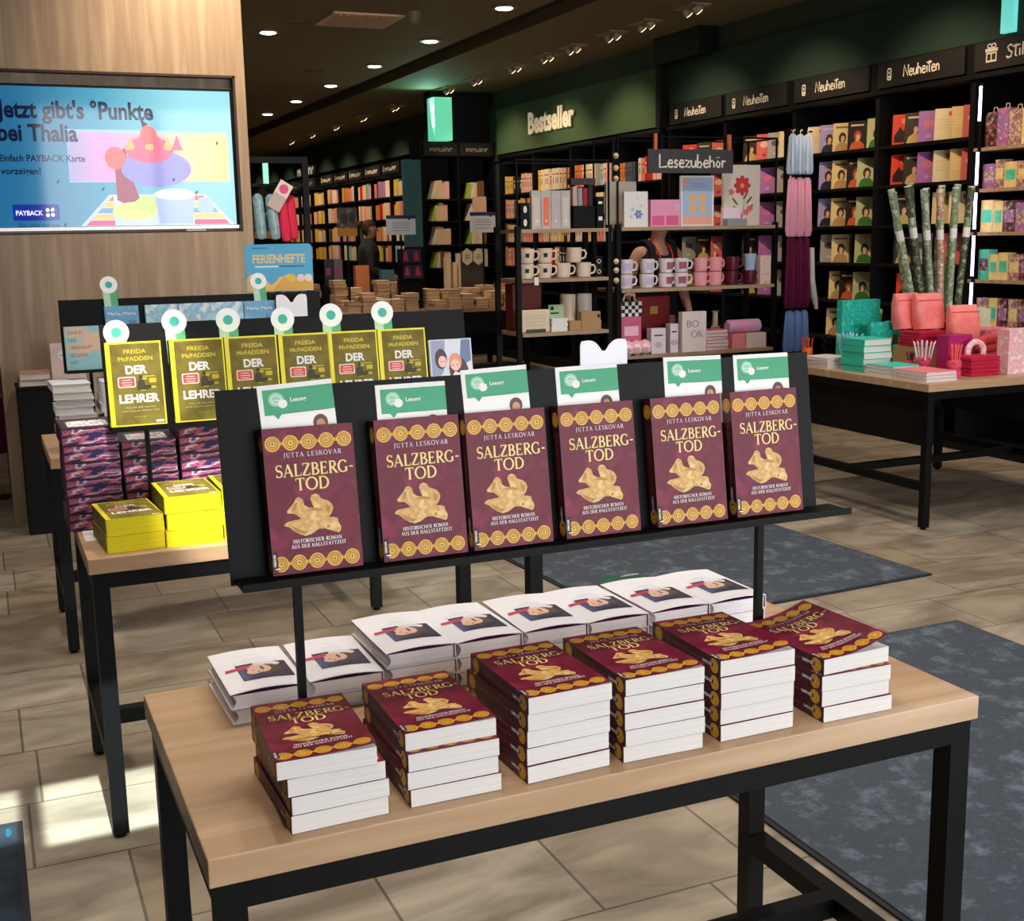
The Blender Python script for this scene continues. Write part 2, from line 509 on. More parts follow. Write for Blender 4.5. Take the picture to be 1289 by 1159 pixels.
# ================================================================ THE SETTING
def floor_mat():
    m = bpy.data.materials.new('stone_tiles')
    m.use_nodes = True
    nt = m.node_tree
    b = nt.nodes['Principled BSDF']
    g = nt.nodes.new('ShaderNodeNewGeometry')
    mp = nt.nodes.new('ShaderNodeMapping')
    mp.inputs['Location'].default_value = (-0.85 + 1.24, 0.035, 0)
    br = nt.nodes.new('ShaderNodeTexBrick')
    br.offset = 0.36
    br.offset_frequency = 2
    br.squash = 0.7
    br.squash_frequency = 3
    br.inputs['Color1'].default_value = lin((174, 166, 154))
    br.inputs['Color2'].default_value = lin((156, 141, 122))
    br.inputs['Mortar'].default_value = lin((112, 104, 94))
    br.inputs['Scale'].default_value = 1.0
    br.inputs['Mortar Size'].default_value = 0.004
    br.inputs['Bias'].default_value = -0.1
    br.inputs['Brick Width'].default_value = 0.62
    br.inputs['Row Height'].default_value = 0.385
    n = nt.nodes.new('ShaderNodeTexNoise')
    mp2 = nt.nodes.new('ShaderNodeMapping')
    mp2.inputs['Scale'].default_value = (1.6, 3.6, 1)
    n.inputs['Scale'].default_value = 1.6
    n.inputs['Detail'].default_value = 7
    n.inputs['Distortion'].default_value = 1.2
    r = nt.nodes.new('ShaderNodeValToRGB')
    r.color_ramp.elements[0].position = 0.32
    r.color_ramp.elements[0].color = lin((178, 172, 162))
    r.color_ramp.elements[1].position = 0.7
    r.color_ramp.elements[1].color = lin((255, 250, 240))
    mx = nt.nodes.new('ShaderNodeMixRGB')
    mx.blend_type = 'MULTIPLY'
    mx.inputs[0].default_value = 1.0
    L = nt.links.new
    L(g.outputs['Position'], mp.inputs[0])
    L(mp.outputs[0], br.inputs[0])
    L(g.outputs['Position'], mp2.inputs[0])
    L(mp2.outputs[0], n.inputs[0])
    L(n.outputs[0], r.inputs[0])
    L(br.outputs[0], mx.inputs[1])
    L(r.outputs[0], mx.inputs[2])
    L(mx.outputs[0], b.inputs['Base Color'])
    b.inputs['Roughness'].default_value = 0.42
    b.inputs['Specular IOR Level'].default_value = 0.35
    return m

struct('floor', MB().box(-4, -2.4, -0.1, 6.6, 31, 0, floor_mat()))
CEIL = mat('ceiling_paint', (116, 104, 78), 0.8)
DGREEN = mat('dark_green_paint', (34, 58, 48), 0.7)
MGREEN = mat('bestseller_green', (70, 96, 64), 0.7)
SHELL = mat('shell_paint', (40, 38, 35), 0.8)
cb = MB()
cb.box(-4, -2.4, 3.3, 4.3, 31, 3.42, CEIL)
cb.box(4.62, -2.4, 3.3, 6.6, 31, 3.42, CEIL)
cb.box(4.3, -2.4, 3.4, 4.62, 31, 3.42, SHELL)
struct('ceiling', cb)
struct('wall_right', MB().box(6.46, -2.4, 0, 6.6, 31, 3.3, SHELL))
wl = MB().box(-4.1, -2.4, 0, -4, 31, 3.3, SHELL)
struct('wall_left', wl)
struct('wall_back', MB().box(-4, 31, 0, 6.6, 31.1, 3.3, SHELL))
# fascia over the bookcases: dark green wall, the paler green stretch, a pale soffit band
struct('trim_1', MB().box(6.14, -2.2, 2.70, 6.46, 10.42, 3.08, DGREEN))
struct('trim_2', MB().box(6.2, -2.2, 3.08, 6.46, 31, 3.3, mat('soffit_green', (58, 68, 54), 0.7)))
struct('trim_3', MB().box(6.12, 10.42, 2.52, 6.46, 14.48, 3.06, MGREEN))
struct('trim_4', MB().box(6.0, 9.6, 3.06, 6.2, 10.4, 3.3, CASE).box(6.05, 10.36, 2.5, 6.46, 10.44, 3.3, CASE))
struct('trim_5', MB().box(6.14, 15.0, 2.76, 6.46, 31, 3.08, DGREEN))
# shop front frame at the street side
fr = MB()
for x in (-4, -1.9, 0.0, 2.3, 4.4, 6.4):
    fr.box(x - 0.04, -2.4, 0, x + 0.04, -2.3, 3.3, BLACK)
fr.box(-4, -2.4, 3.2, 6.5, -2.3, 3.3, BLACK)
struct('wall_front_unseen', MB().box(-4.1, -2.42, 0, 0.9, -2.28, 3.3, SHELL))  # unseen solid stretch, widened to darken the floor and screen reflection on that side
fr.box(-4, -2.4, 0, 6.5, -2.3, 0.08, BLACK)
struct('window_1', fr)
struct('pavement', MB().box(-16, -16, -.2, 20, -2.41, -.02, mat('pavement_grey', (140, 138, 132), .8)))

# timber pillar with a recess for the screen
PY = 7.12
pb = MB()
pb.box(.085, PY, 0, 1.485, PY + 1.0, 1.572, OAKP)
pb.box(.085, PY, 2.425, 1.485, PY + 1.0, 3.3, OAKP)
pb.box(.085, PY + .07, 1.572, 1.485, PY + 1.0, 2.425, OAKP)
pb.box(1.43, PY, 1.572, 1.485, PY + .07, 2.425, OAKP)
pb.box(.085, PY, 1.572, .11, PY + .07, 2.425, OAKP)
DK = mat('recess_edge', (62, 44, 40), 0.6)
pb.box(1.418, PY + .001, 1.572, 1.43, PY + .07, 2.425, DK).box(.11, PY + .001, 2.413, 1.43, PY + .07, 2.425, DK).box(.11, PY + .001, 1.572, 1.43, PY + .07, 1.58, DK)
struct('pillar', pb)

# ---------------------------------------------------------------- tables
def table(label, x0, x1, y0, y1, apron=False, h=.75):
    t = thing('display_table', label, 'table', (x0, y0, 0))
    w, d = x1 - x0, y1 - y0
    MB().box(0, 0, h - .04, w, d, h, OAK).make('table_top', t, bevel=.002)
    s, i = .04, .008
    for (a, b) in ((i, i), (w - i - s, i), (i, d - i - s), (w - i - s, d - i - s)):
        lg = MB().box(a, b, .012, a + s, b + s, h - .04, BLACK).make('leg', t)
        MB().lathe([(.014, 0), (.016, .0119)], BLACK, 12, a + s / 2, b + s / 2).make('foot', lg)
    f = MB()
    f.box(i + s, i, h - .08, w - i - s, i + s, h - .0405, BLACK).box(i + s, d - i - s, h - .08, w - i - s, d - i, h - .0405, BLACK)
    f.box(i, i + s, h - .08, i + s, d - i - s, h - .0405, BLACK).box(w - i - s, i + s, h - .08, w - i, d - i - s, h - .0405, BLACK)
    f.make('top_rail', t)
    for a in (i, w - i - s):
        MB().box(a, i + s, .2, a + s, d - i - s, .24, BLACK).make('stretcher', t)
    MB().box(i + s, d / 2 - s / 2, .2, w - i - s, d / 2 + s / 2, .24, BLACK).make('stretcher', t)
    if apron:
        m = MB().box(.06, .09, h - .33, .08, d - .09, h - .081, CASE).box(.081, d - .1, h - .33, w - .06, d - .08, h - .081, CASE).box(w - .08, .09, h - .33, w - .06, d - .101, h - .081, CASE)
        m.make('drawer_apron', t)
    return t
table('oak topped black framed table with the dark red novels, at the shop front end', .203, 1.468, 1.464, 2.095)
table('oak topped black framed table with the yellow thrillers', .193, 1.44, 3.104, 3.735)
table('oak topped black framed table with the blue books, in front of the timber pillar', .193, 1.44, 4.70, 5.33)
table('large oak topped black table of teal and pink gifts by the long bookcase wall', 4.31, 5.56, 4.735, 6.0, apron=True)

# ---------------------------------------------------------------- floor mats
MATT = mat('mat_pile', (70, 76, 86), 0.95, c2=((60, 67, 76), (106, 116, 128)), scale=(9, 9, 9), lo=0.34, hi=0.66, detail=14, bump=0.9)
MATE = mat('mat_edge', (30, 32, 36), 0.7)
def floor_mat_obj(label, x0, y0, x1, y1, a=0.0, pile=None):
    t = thing('floor_mat', label, 'mat', (x0, y0, 0), (0, 0, a))
    w, d = x1 - x0, y1 - y0
    MB().box(.015, .015, .001, w - .015, d - .015, .012, pile or MATT).make('pile', t)
    m = MB()
    for q in ((0, 0, w, .015), (0, d - .015, w, d), (0, .015, .015, d - .015), (w - .015, .015, w, d - .015)):
        m.box(q[0], q[1], .001, q[2], q[3], .008, MATE)
    m.make('rubber_edge', t)
    return t
floor_mat_obj('big grey entrance mat running under the end of the dark red novel table', 1.76, -0.6, 3.4, 3.525)
floor_mat_obj('grey mat between the yellow thriller table and the gift table', 2.26, 4.0, 3.78, 6.3, R(3))
DMAT = mat('blue_black_pile', (20, 28, 36), 0.95, c2=(34, 48, 60), scale=(16, 16, 16), bump=0.4)
mt = floor_mat_obj('blue-black mat on the tiles beside the thriller table, teal mark on its corner', -1.4, 1.0, -0.012, 3.318, 0, DMAT)
MB().ell(1.352, 2.25, .007, .026, .0125, mat('teal_mark', (22, 84, 96), .6)).make('teal_mark', mt)

# ================================================================ DISPLAY STANDS
def stand(label, x, y, w=1.06):
    t = thing('book_stand', label, 'display stand', (x, y, .75), group=None)
    a = R(8)
    m = MB()
    m.x = Matrix.Translation((0, .030, .282)) @ Matrix.Rotation(pi / 2 - a, 4, 'X')
    m.box(0, -.006, -.002, 1.03, .276, .002, BOARD)
    m.make('back_board', t)
    m = MB().box(.006, -.028, .280, w, .034, .286, BLACK).box(.006, -.031, .280, w, -.028, .291, BLACK)
    m.make('ledge', t)
    for px in (.098, .918):
        po = MB().box(px - .006, .034, .006, px + .006, .046, .40, BLACK).make('post', t)
        MB().box(px - .05, .005, .0005, px + .05, .125, .006, BLACK).make('foot_plate', po)
    return t
SY = 1.70
stand('black display stand holding six upright dark red novels', .300, SY)
stand('black display stand holding the upright yellow thrillers', .290, 3.34)
stand('black display stand holding the blue books, in front of the timber pillar', .285, 4.98)

# ================================================================ DARK RED NOVEL
BW, BH, BT = .1335, .212, .0255
def novel_art(mb, w, h, z, lift=0.0):
    """front cover print in cover coordinates"""
    for v, off in ((.105, .10), (.925, .09)):
        for i in range(5):
            u = off + .198 * i
            cx, cy, r = u * w, h * (1 - v), .084 * w
            if i < 4:
                mb.quad(cx + r * .9, cy - .0022, cx + .198 * w - r * .9, cy + .0022, z, GOLD)
                mb.rib([(cx + .085 * w, cy - .004), (cx + .113 * w, cy + .004)], .001, z + .0001, GOLD_D)
            mb.ell(cx, cy, r, r, z + .0001, GOLD, 28)
            for q in (.80, .52):
                mb.ring(cx, cy, r * q, r * q, r * .13, z + .0002, GOLD_D, 24)
            mb.ell(cx, cy, r * .11, r * .11, z + .0003, INK, 10)
    roman(mb, 'JUTTA LESKOVAR', .53 * w, h * .796, z, .0068, LILAC, w=.64 * w, wt=1.1, gap=.22)
    roman(mb, 'SALZBERG-', .54 * w + .0007, h * .665 - .0007, z, .0178, GOLD_D, w=.86 * w, wt=1.25)
    roman(mb, 'SALZBERG-', .54 * w, h * .665, z + .0002, .0178, TITLE, w=.86 * w, wt=1.2)
    roman(mb, 'TOD', .50 * w + .0007, h * .566 - .0007, z, .0178, GOLD_D, w=.37 * w, wt=1.25)
    roman(mb, 'TOD', .50 * w, h * .566, z + .0002, .0178, TITLE, w=.37 * w, wt=1.2)
    B = [(205, 665), (255, 600), (268, 570), (290, 560), (318, 578), (330, 620), (360, 640), (400, 642), (385, 610), (372, 575), (380, 548), (405, 537), (432, 547), (450, 575), (500, 592), (528, 615), (540, 645), (532, 680), (508, 716), (540, 716), (572, 722), (582, 755), (602, 792), (598, 818), (585, 832), (540, 820), (490, 800), (440, 800), (390, 835), (345, 850), (300, 835), (260, 812), (230, 785), (190, 770), (192, 758), (215, 742), (260, 732), (310, 722), (285, 700), (262, 684), (235, 682), (212, 680)]
    def uv(p):
        xl = 20 + (p[1] - 60) * 105 / 1080
        u = (p[0] - xl) / 650
        v = (p[1] - 60 + 50 * u) / 1080
        return (u * w, h * (1 - v))
    mb.poly([(a + .0016, b - .0016) for a, b in map(uv, B)], z, mat('figure_shade_print', (62, 14, 26), .5))
    z += lift
    mb.poly([uv(p) for p in B], z + .0001, GOLD_L)
    for P in ([(395, 640), (450, 650), (470, 668), (400, 665), (340, 655)], [(240, 770), (300, 800), (360, 820), (330, 840), (270, 815)], [(255, 610), (280, 600), (270, 650), (240, 670)], [(480, 612), (520, 640), (510, 690), (490, 660)]):
        mb.poly([uv(p) for p in P], z + .0002 + lift * .6, mat('figure_dark_print', (178, 128, 62), .5))
    z += lift * .8
    e = uv((505, 783))
    mb.ring(e[0], e[1], .0042, .0048, .0010, z + .0003, mat('figure_light_print', (240, 206, 140), .5))
    mb.ell(e[0], e[1], .0014, .0016, z + .0003, GOLD_D, 10)
    z -= lift * 1.8
    roman(mb, 'HISTORISCHER ROMAN', .51 * w, h * .207, z, .0054, WHITE, w=.54 * w, wt=1.25, gap=.14)
    roman(mb, 'AUS DER HALLSTATTZEIT', .52 * w, h * .172, z, .0054, WHITE, w=.61 * w, wt=1.25, gap=.14)
    mb.quad(.012 * w, h * .035, .055 * w, h * .165, z + .0004, INK)
    mb.text('GMEINER', .034 * w, h * .105, z + .0005, .0034, WHITE, w=h * .085, rot=pi / 2, bold=.02)
    mb.quad(.02 * w, h * .042, .075 * w, h * .05, z + .0005, WHITE)

def make_novel(curl=0.0):
    w, h, t = BW, BH, BT
    c = MB()
    n = 10 if curl else 1
    zt = t - .0003
    vs_, fs = [], []
    for j in range(n + 1):
        for i in range(n + 1):
            vs_.append((w * i / n, h * j / n, zt))
    for j in range(n):
        for i in range(n):
            q = j * (n + 1) + i
            fs.append((q, q + 1, q + n + 2, q + n + 1))
    c.add(vs_, fs, RED_D)
    c.add([(a, b, z - .0002) for a, b, z in vs_], [tuple(reversed(f)) for f in fs], mat('cover_inside', (226, 230, 238), .6))
    novel_art(c, w, h, zt + .0003, .0009 if curl >= .018 else 0.0)
    if curl:
        c.warp(lambda p: (p.x, p.y, p.z + curl * (max(0, p.x / w - .15) ** 2) * ((max(0, 1 - p.y / h) ** 1.3) if curl < .018 else 1.0)))
    # spine and back cover
    c.box(-.0007, 0, 0, .0001, h, t - .0003, RED_S)
    c.box(0, 0, 0, w, h, .0003, RED_S)
    sp = MB()
    sp.x = Matrix.Rotation(-pi / 2, 4, 'Z') @ Matrix.Rotation(pi / 2, 4, 'X')
    for yy in (.017, h - .022):
        sp.ell(-yy, t / 2, .012, .0112, .001, GOLD, 20)
        sp.ring(-yy, t / 2, .010, .0094, .0012, .0012, GOLD_D, 20)
        sp.ring(-yy, t / 2, .006, .0056, .0012, .0012, GOLD_D, 20)
    sp.quad(-.052, t * .38, -.02, t * .62, .0014, INK)
    sp.text('GMEINER', -.037, t * .42, .0016, .005, WHITE, w=.028, bold=.02)
    roman(sp, 'SALZBERGTOD', -.13, t * .36, .001, .008, mat('spine_print', (150, 96, 60), .5), w=.07)
    roman(sp, 'JUTTA LESKOVAR', -.075, t * .4, .001, .004, mat('spine_print', (150, 96, 60), .5), w=.034, wt=1.3)
    c.v += sp.v
    base = len(c.v) - len(sp.v)
    for f, k in zip(sp.f, sp.m):
        c.f.append(tuple(base + i for i in f))
        c.m.append(c.mi(sp.mats[k]))
    p = MB().box(.0003, .0001, .0003, w - .0003, h - .0006, t - .0006, PAGES)
    return c, p
def novel(label, loc, rot, meshes={}, curl=0.0, group=None):
    t = thing('paperback_book', label, 'book', loc, rot, group)
    if curl not in meshes:
        c, p = make_novel(curl)
        meshes[curl] = (c.make('cover', t), p.make('page_block', t))
    else:
        for m in meshes[curl]:
            k = m.copy()
            COL.objects.link(k)
            k.parent = t
    return t
LEAN = (pi / 2 - R(8), 0, 0)
for i, x in enumerate((.357, .524, .669, .827, .994, 1.148)):
    novel('upright dark red novel, %s of six on its stand from the thriller table end' % ORD[i], (x, SY + .026, 1.0365), LEAN)
STK = [(.317, 1.484, 4, 1.5), (.480, 1.489, 4, -1.0), (.6565, 1.489, 5, 1.5), (.812, 1.487, 5, -1.5), (.979, 1.493, 5, -.5), (1.164, 1.484, 4, 0)]
SN = ['the stack at the bare table end', 'the second stack of dark red novels', 'the third stack of dark red novels', 'the fourth stack of dark red novels', 'the fifth stack of dark red novels', 'the stack with the twisted top book']
LAYER = {4: ['lowest', 'second lowest', 'third', 'topmost'], 5: ['lowest', 'second lowest', 'middle', 'fourth', 'topmost']}
rn = random.Random(3)
for s, (x, y, n, a) in enumerate(STK):
    for k in range(n):
        dx, dy, da = rn.uniform(-.002, .003), rn.uniform(-.003, .002), a + rn.uniform(-1, 1)
        curl = 0.0
        if s == 0 and k >= 2:
            dx = (-.003, -.016)[k - 2]
            da = (1.0, -5.0)[k - 2] * .6
        if s == 1 and k == 3:
            dx, dy = .001, .012
        if k == n - 1:
            curl = (.008, .004, .003, .006, .012, .03)[s]
        if s == 5 and k == n - 1:
            dx, dy, da = .004, .004, 0.0
        if s == 5 and k == n - 1:
            da = 3
        novel('dark red novel lying flat, %s in %s' % (LAYER[n][k], SN[s]), (x + dx, y + dy, .7505 + k * (BT + .0001)), (0, 0, R(da)), curl=curl)

# reading cards tucked behind the upright novels
def card():
    m = MB()
    w, h = .112, .115
    m.box(0, 0, 0, w, h, .0008, WHITE)
    z = .0011
    m.quad(.007, h - .044, w, h - .007, z, GREEN)
    m.poly([(.007, h - .044), (.02, h - .044), (.026, h - .051), (.032, h - .044), (.10, h - .0441), (.10, h - .043), (.007, h - .043)], z, GREEN)
    m.ell(.026, h - .022, .0115, .0105, z + .0002, GREENP, 20)
    m.ell(.035, h - .029, .007, .0065, z + .0003, WHITE, 16)
    m.ring(.026, h - .022, .008, .007, .001, z + .0004, WHITE, 16)
    m.quad(.02, h - .024, .032, h - .023, z + .0004, WHITE)
    m.text('Lesung', .047, h - .027, z + .0002, .006, WHITE, align='l', bold=.02, w=.024)
    m.ell(.088, h - .062, .011, .012, z + .0002, mat('portrait_hair', (92, 74, 66), .6), 20)
    m.ell(.088, h - .066, .007, .009, z + .0003, SKIN, 16)
    return m
c0 = None
for i, (x, top, a) in enumerate(((.365, 1.308, 2.5), (.538, 1.298, 0), (.680, 1.312, 1.5), (.840, 1.307, .5), (1.037, 1.312, -1), (1.175, 1.308, -.5))):
    lab = 'white and green reading card tucked behind the %s upright dark red novel' % ORD[i]
    loc = (x, SY + .0285 + .0005, 1.045 + (top - 1.305) * .9)
    rot = (pi / 2 - R(8), 0, 0)
    loc = (x, 1.7285, top - .115 * cos(R(8)))
    loc = (x, SY + .0285 + (loc[2] - 1.0365) * .1405, loc[2])
    if c0 is None:
        c0 = tag(card().make('reading_card', loc=loc, rot=rot), lab, 'card', 'reading cards on the dark red novel stand')
    else:
        c0 = dup(c0, lab, loc, rot)
    c0.rotation_euler = (Matrix.Rotation(pi / 2 - R(8), 4, 'X') @ Matrix.Rotation(R(a), 4, 'Z')).to_euler()

# white open-book toppers
def topper(label, x, y, z, w=.086, h=.06):
    pts = [(0, 0), (w, 0), (w, h * .88), (w * .97, h)] + [(w * (.94 - .40 * i / 6), h * (1.0 + .03 * sin(pi * i / 6)) - h * .28 * (i / 6) ** 3) for i in range(7)]
    pts += [(w * (.46 - .40 * i / 6), h * (1.0 + .03 * sin(pi * i / 6)) - h * .28 * (1 - i / 6) ** 3) for i in range(7)] + [(w * .03, h), (0, h * .88)]
    return tag(MB().prism(pts, 0, .002, mat('topper_white', (240, 240, 248), .5)).make('shelf_topper', loc=(x, y, z), rot=FACE_Y), label, 'sign')
topper('white open-book shaped card on top of the dark red novel stand', .887, 1.772, 1.285, h=.061)
topper('white open-book shaped card on the blue book stand', 1.116, 4.985, 1.19, w=.128, h=.108)

# ================================================================ WHITE PORTRAIT BOOKS
JACK = mat('white_jacket', (238, 234, 238), 0.4)
def portrait_book(amp):
    w, h, t = .125, .205, .0262
    c = MB()
    def arch(p):
        u, v = p.x / w, p.y / h
        return (p.x, p.y, p.z + amp * sin(pi * min(max(u, 0), 1)) * (1 - .35 * v))
    top = MB()
    n = 12
    vs_ = [(w * i / n, h * j / n, t) for j in range(n + 1) for i in range(n + 1)]
    fs = [(j * (n + 1) + i, j * (n + 1) + i + 1, (j + 1) * (n + 1) + i + 1, (j + 1) * (n + 1) + i) for j in range(n) for i in range(n)]
    top.add(vs_, fs, JACK)
    top.add([(a, b, q - .0016) for a, b, q in vs_], [tuple(reversed(f)) for f in fs], PURP)
    E_ = [(i, 0) for i in range(n)]
    top.add([(w * i / n, 0, t) for i in range(n + 1)] + [(w * i / n, 0, t - .0016) for i in range(n + 1)], [(i, n + 1 + i, n + 2 + i, i + 1) for i in range(n)], JACK)
    z = t + .0005
    def grid(x0, y0, x1, y1, zz, m, k=6):
        for i in range(k):
            top.quad((x0 + (x1 - x0) * i / k) * w, y0 * h, (x0 + (x1 - x0) * (i + 1) / k) * w, y1 * h, zz, m)
    SL = mat('portrait_ground', (64, 60, 82), .5, c2=((48, 42, 52), (86, 84, 122)), scale=(14, 14, 14))
    grid(.25, .2, .93, .6, z, SL)
    top.ell(.66 * w, .55 * h, .023, .012, z + .0003, mat('portrait_blouse', (216, 214, 220), .6), 20, -.15)
    top.ell(.69 * w, .43 * h, .016, .022, z + .0004, mat('portrait_hair', (92, 74, 66), .6), 20, .5)
    top.ell(.53 * w, .44 * h, .019, .022, z + .0006, mat('portrait_skin', (226, 182, 156), .5), 20, .5)
    top.ell(.46 * w, .38 * h, .014, .013, z + .0006, mat('portrait_skin', (226, 182, 156), .5), 20, .3)
    top.ell(.44 * w, .41 * h, .002, .0016, z + .0008, INK, 8)
    top.ell(.5 * w, .36 * h, .0022, .0016, z + .0008, INK, 8)
    top.rib([(.46 * w, .32 * h), (.50 * w, .315 * h)], .0012, z + .0008, mat('portrait_lips', (170, 84, 84), .5))
    top.poly([(.09 * w, .465 * h), (.10 * w, .52 * h), (.42 * w, .545 * h), (.42 * w, .48 * h)], z + .0009, mat('portrait_banner', (196, 58, 84), .5))
    LG = mat('faint_print', (176, 172, 182), .6)
    for (v, u0, u1, th) in ((.64, .25, .86, .0012), (.68, .36, .74, .0012), (.72, .42, .70, .0016), (.82, .3, .7, .0008)):
        k = 9
        for i in range(k):
            a = u0 + (u1 - u0) * i / k
            top.quad(a * w, v * h, (a + (u1 - u0) * .7 / k) * w, v * h + th, z, LG)
    top.warp(arch)
    c = top
    c.box(0, 0, 0, w, h, .0016, JACK)
    c.box(w - .001, 0, .0003, w + .0008, h, t - .0004, JACK).box(w - .0016, -.0002, .001, w - .0011, h, t - .001, PURP)
    pg = MB()
    pr = []
    for i in range(7):
        a = i / 6
        pr.append((.004 + .006 * sin(pi * a), .0016 + (t - .0045) * a))
    sec = pr + [(w - .002, t - .0029), (w - .002, .0016)]
    pg.x = Matrix.Translation((0, h - .003, 0)) @ Matrix.Rotation(pi / 2, 4, 'X')
    pg.prism([(a, b) for a, b in sec], 0, h - .006, mat('white_page_edges', (240, 236, 238), .7, c2=(228, 224, 228), scale=(3, 3, 900), detail=1))
    e = MB().box(.003, .001, t - .0029, w - .002, h - .002, t - .0022, PURP)
    return c, pg, e
PMS = {}
WX = [.315, .444, .576, .703, .830, .957, 1.088, 1.214]
WC = [2, 2, 3, 3, 3, 3, 3, 3]
WL = {2: ['lower', 'upper'], 3: ['lowest', 'middle', 'topmost']}
for s, x in enumerate(WX):
    for k in range(WC[s]):
        lab = 'white portrait hardback, %s in the %s white stack counted from the bare table end' % (WL[WC[s]][k], ORD[s])
        t = thing('hardback_book', lab, 'book', (x + rn.uniform(-.002, .002), 1.887 + rn.uniform(-.003, .003), .7505 + k * .0266), (0, 0, R(rn.uniform(-1, 1))))
        amp = .005 if k == WC[s] - 1 else 0.0
        if amp not in PMS:
            c, p, e = portrait_book(amp)
            PMS[amp] = (c.make('jacket', t, smooth=True), p.make('page_block', t), e.make('endpaper', t))
            PMS[amp][2]['label'] = 'purple endpaper'
        else:
            for m in PMS[amp]:
                q = m.copy()
                COL.objects.link(q)
                q.parent = t
fl = MB()
FGR = mat('flyer_green', (20, 84, 60), .5)
vs_ = [(.10 * i / 8, .03 * j, .004 * sin(pi * i / 8) + .002) for j in range(2) for i in range(9)]
fl.add(vs_, [(i, i + 1, 10 + i, 9 + i) for i in range(8)], FGR)
fl.quad(.05, .012, .09, .014, .0068, WHITE).quad(.06, .018, .092, .0195, .0064, WHITE)
tag(fl.make('folded_flyer', loc=(1.092, 2.092, .8295)), 'dark green flyer sticking out from under a white hardback near the far table edge', 'flyer')

# ================================================================ YELLOW THRILLERS (second table)
def thriller(t=.043):
    w, h = .143, .222
    c = MB()
    z = t
    c.quad(0, 0, w, h, z, YEL)
    c.quad(.012, .004, w - .004, h - .005, z + .0003, OLIVE)
    z += .0005
    c.text('FREIDA', .075, .191, z, .0115, YELT, w=.058, bold=.02)
    c.text('McFADDEN', .075, .172, z, .0115, YELT, w=.088, bold=.02)
    c.text('DER', .075, .138, z, .022, WHITE, w=.055, bold=.035)
    c.text('LEHRER', .077, .062, z, .022, WHITE, w=.102, bold=.035)
    G1 = mat('yellow_glow_print', (196, 178, 40), .5)
    for (a, b, d, e) in ((.088, .128, .122, .131), (.085, .121, .10, .126), (.106, .112, .124, .124), (.086, .104, .10, .109), (.104, .098, .122, .103), (.082, .092, .096, .098)):
        c.quad(a, b, d, e, z, G1)
    D = mat('dark_olive_print', (58, 50, 26), .5)
    c.ell(.085, .128, .005, .006, z + .0002, D, 12)
    c.poly([(.074, .094), (.076, .116), (.082, .122), (.09, .122), (.096, .108), (.11, .106), (.11, .098), (.098, .094)], z + .0002, D)
    c.prism([(.026 + .045 * a, .102 + .028 * b) for a, b in ((.06, 0), (.94, 0), (1, .1), (1, .9), (.94, 1), (.06, 1), (0, .9), (0, .1))], z, z + .0004, WHITE)
    c.prism([(.0285 + .04 * a, .1045 + .023 * b) for a, b in ((.06, 0), (.94, 0), (1, .1), (1, .9), (.94, 1), (.06, 1), (0, .9), (0, .1))], z + .0002, z + .0006, STICK)
    for k, ww in enumerate((.022, .028, .024)):
        c.quad(.0485 - ww / 2, .1205 - .0065 * k, .0485 + ww / 2, .1225 - .0065 * k, z + .0008, mat('sticker_lines', (240, 200, 190), .5))
    c.text('WILL ER DIR HELFEN', .077, .047, z, .0035, mat('small_print', (206, 200, 150), .5), w=.078)
    c.text('ODER WILL ER DEINEN TOD?', .077, .038, z, .0035, mat('small_print', (206, 200, 150), .5), w=.098)
    c.text('THRILLER', .075, .022, z, .003, YELT, w=.03)
    c.quad(.115, .007, .136, .013, z, WHITE)
    c.box(-.0006, 0, 0, .0002, h, t, OLIVE).box(-.0008, 0, 0, -.0005, .012, t, YEL)
    c.box(0, 0, 0, w, h, .0008, YEL)
    p = MB().box(.0004, .0008, .001, w - .0008, h - .0008, t - .0005, mat('yellow_page_edges', (236, 222, 20), .6, c2=(222, 206, 12), scale=(3, 3, 700), detail=1))
    return c, p
TM = {}
def lay_thriller(label, loc, rot, t=.043):
    o = thing('paperback_book', label, 'book', loc, rot)
    if t not in TM:
        c, p = thriller(t)
        TM[t] = (c.make('cover', o), p.make('page_block', o))
    else:
        for m in TM[t]:
            q = m.copy()
            COL.objects.link(q)
            q.parent = o
    return o
for i, x in enumerate((.298, .463, .609, .757, .897, 1.043)):
    lay_thriller('upright yellow framed thriller, %s of six on its stand from the aisle end' % ORD[i], (x - .003, 3.34 + .026, 1.0365), (pi / 2 - R(8), 0, 0), .03)
for (x, y, n, nm) in ((.247, 3.140, 2, 'low stack at the table end'), (.392, 3.135, 3, 'tall bright stack'), (.538, 3.16, 3, 'stack beside the novel stand')):
    for k in range(n):
        lay_thriller('yellow edged thriller lying flat, %s in the %s' % ((WL[n][k]), nm), (x + rn.uniform(-.003, .003), y + rn.uniform(-.003, .003), .7505 + .0435 * k), (0, 0, R(4 if x < .3 else rn.uniform(-1, 2))))

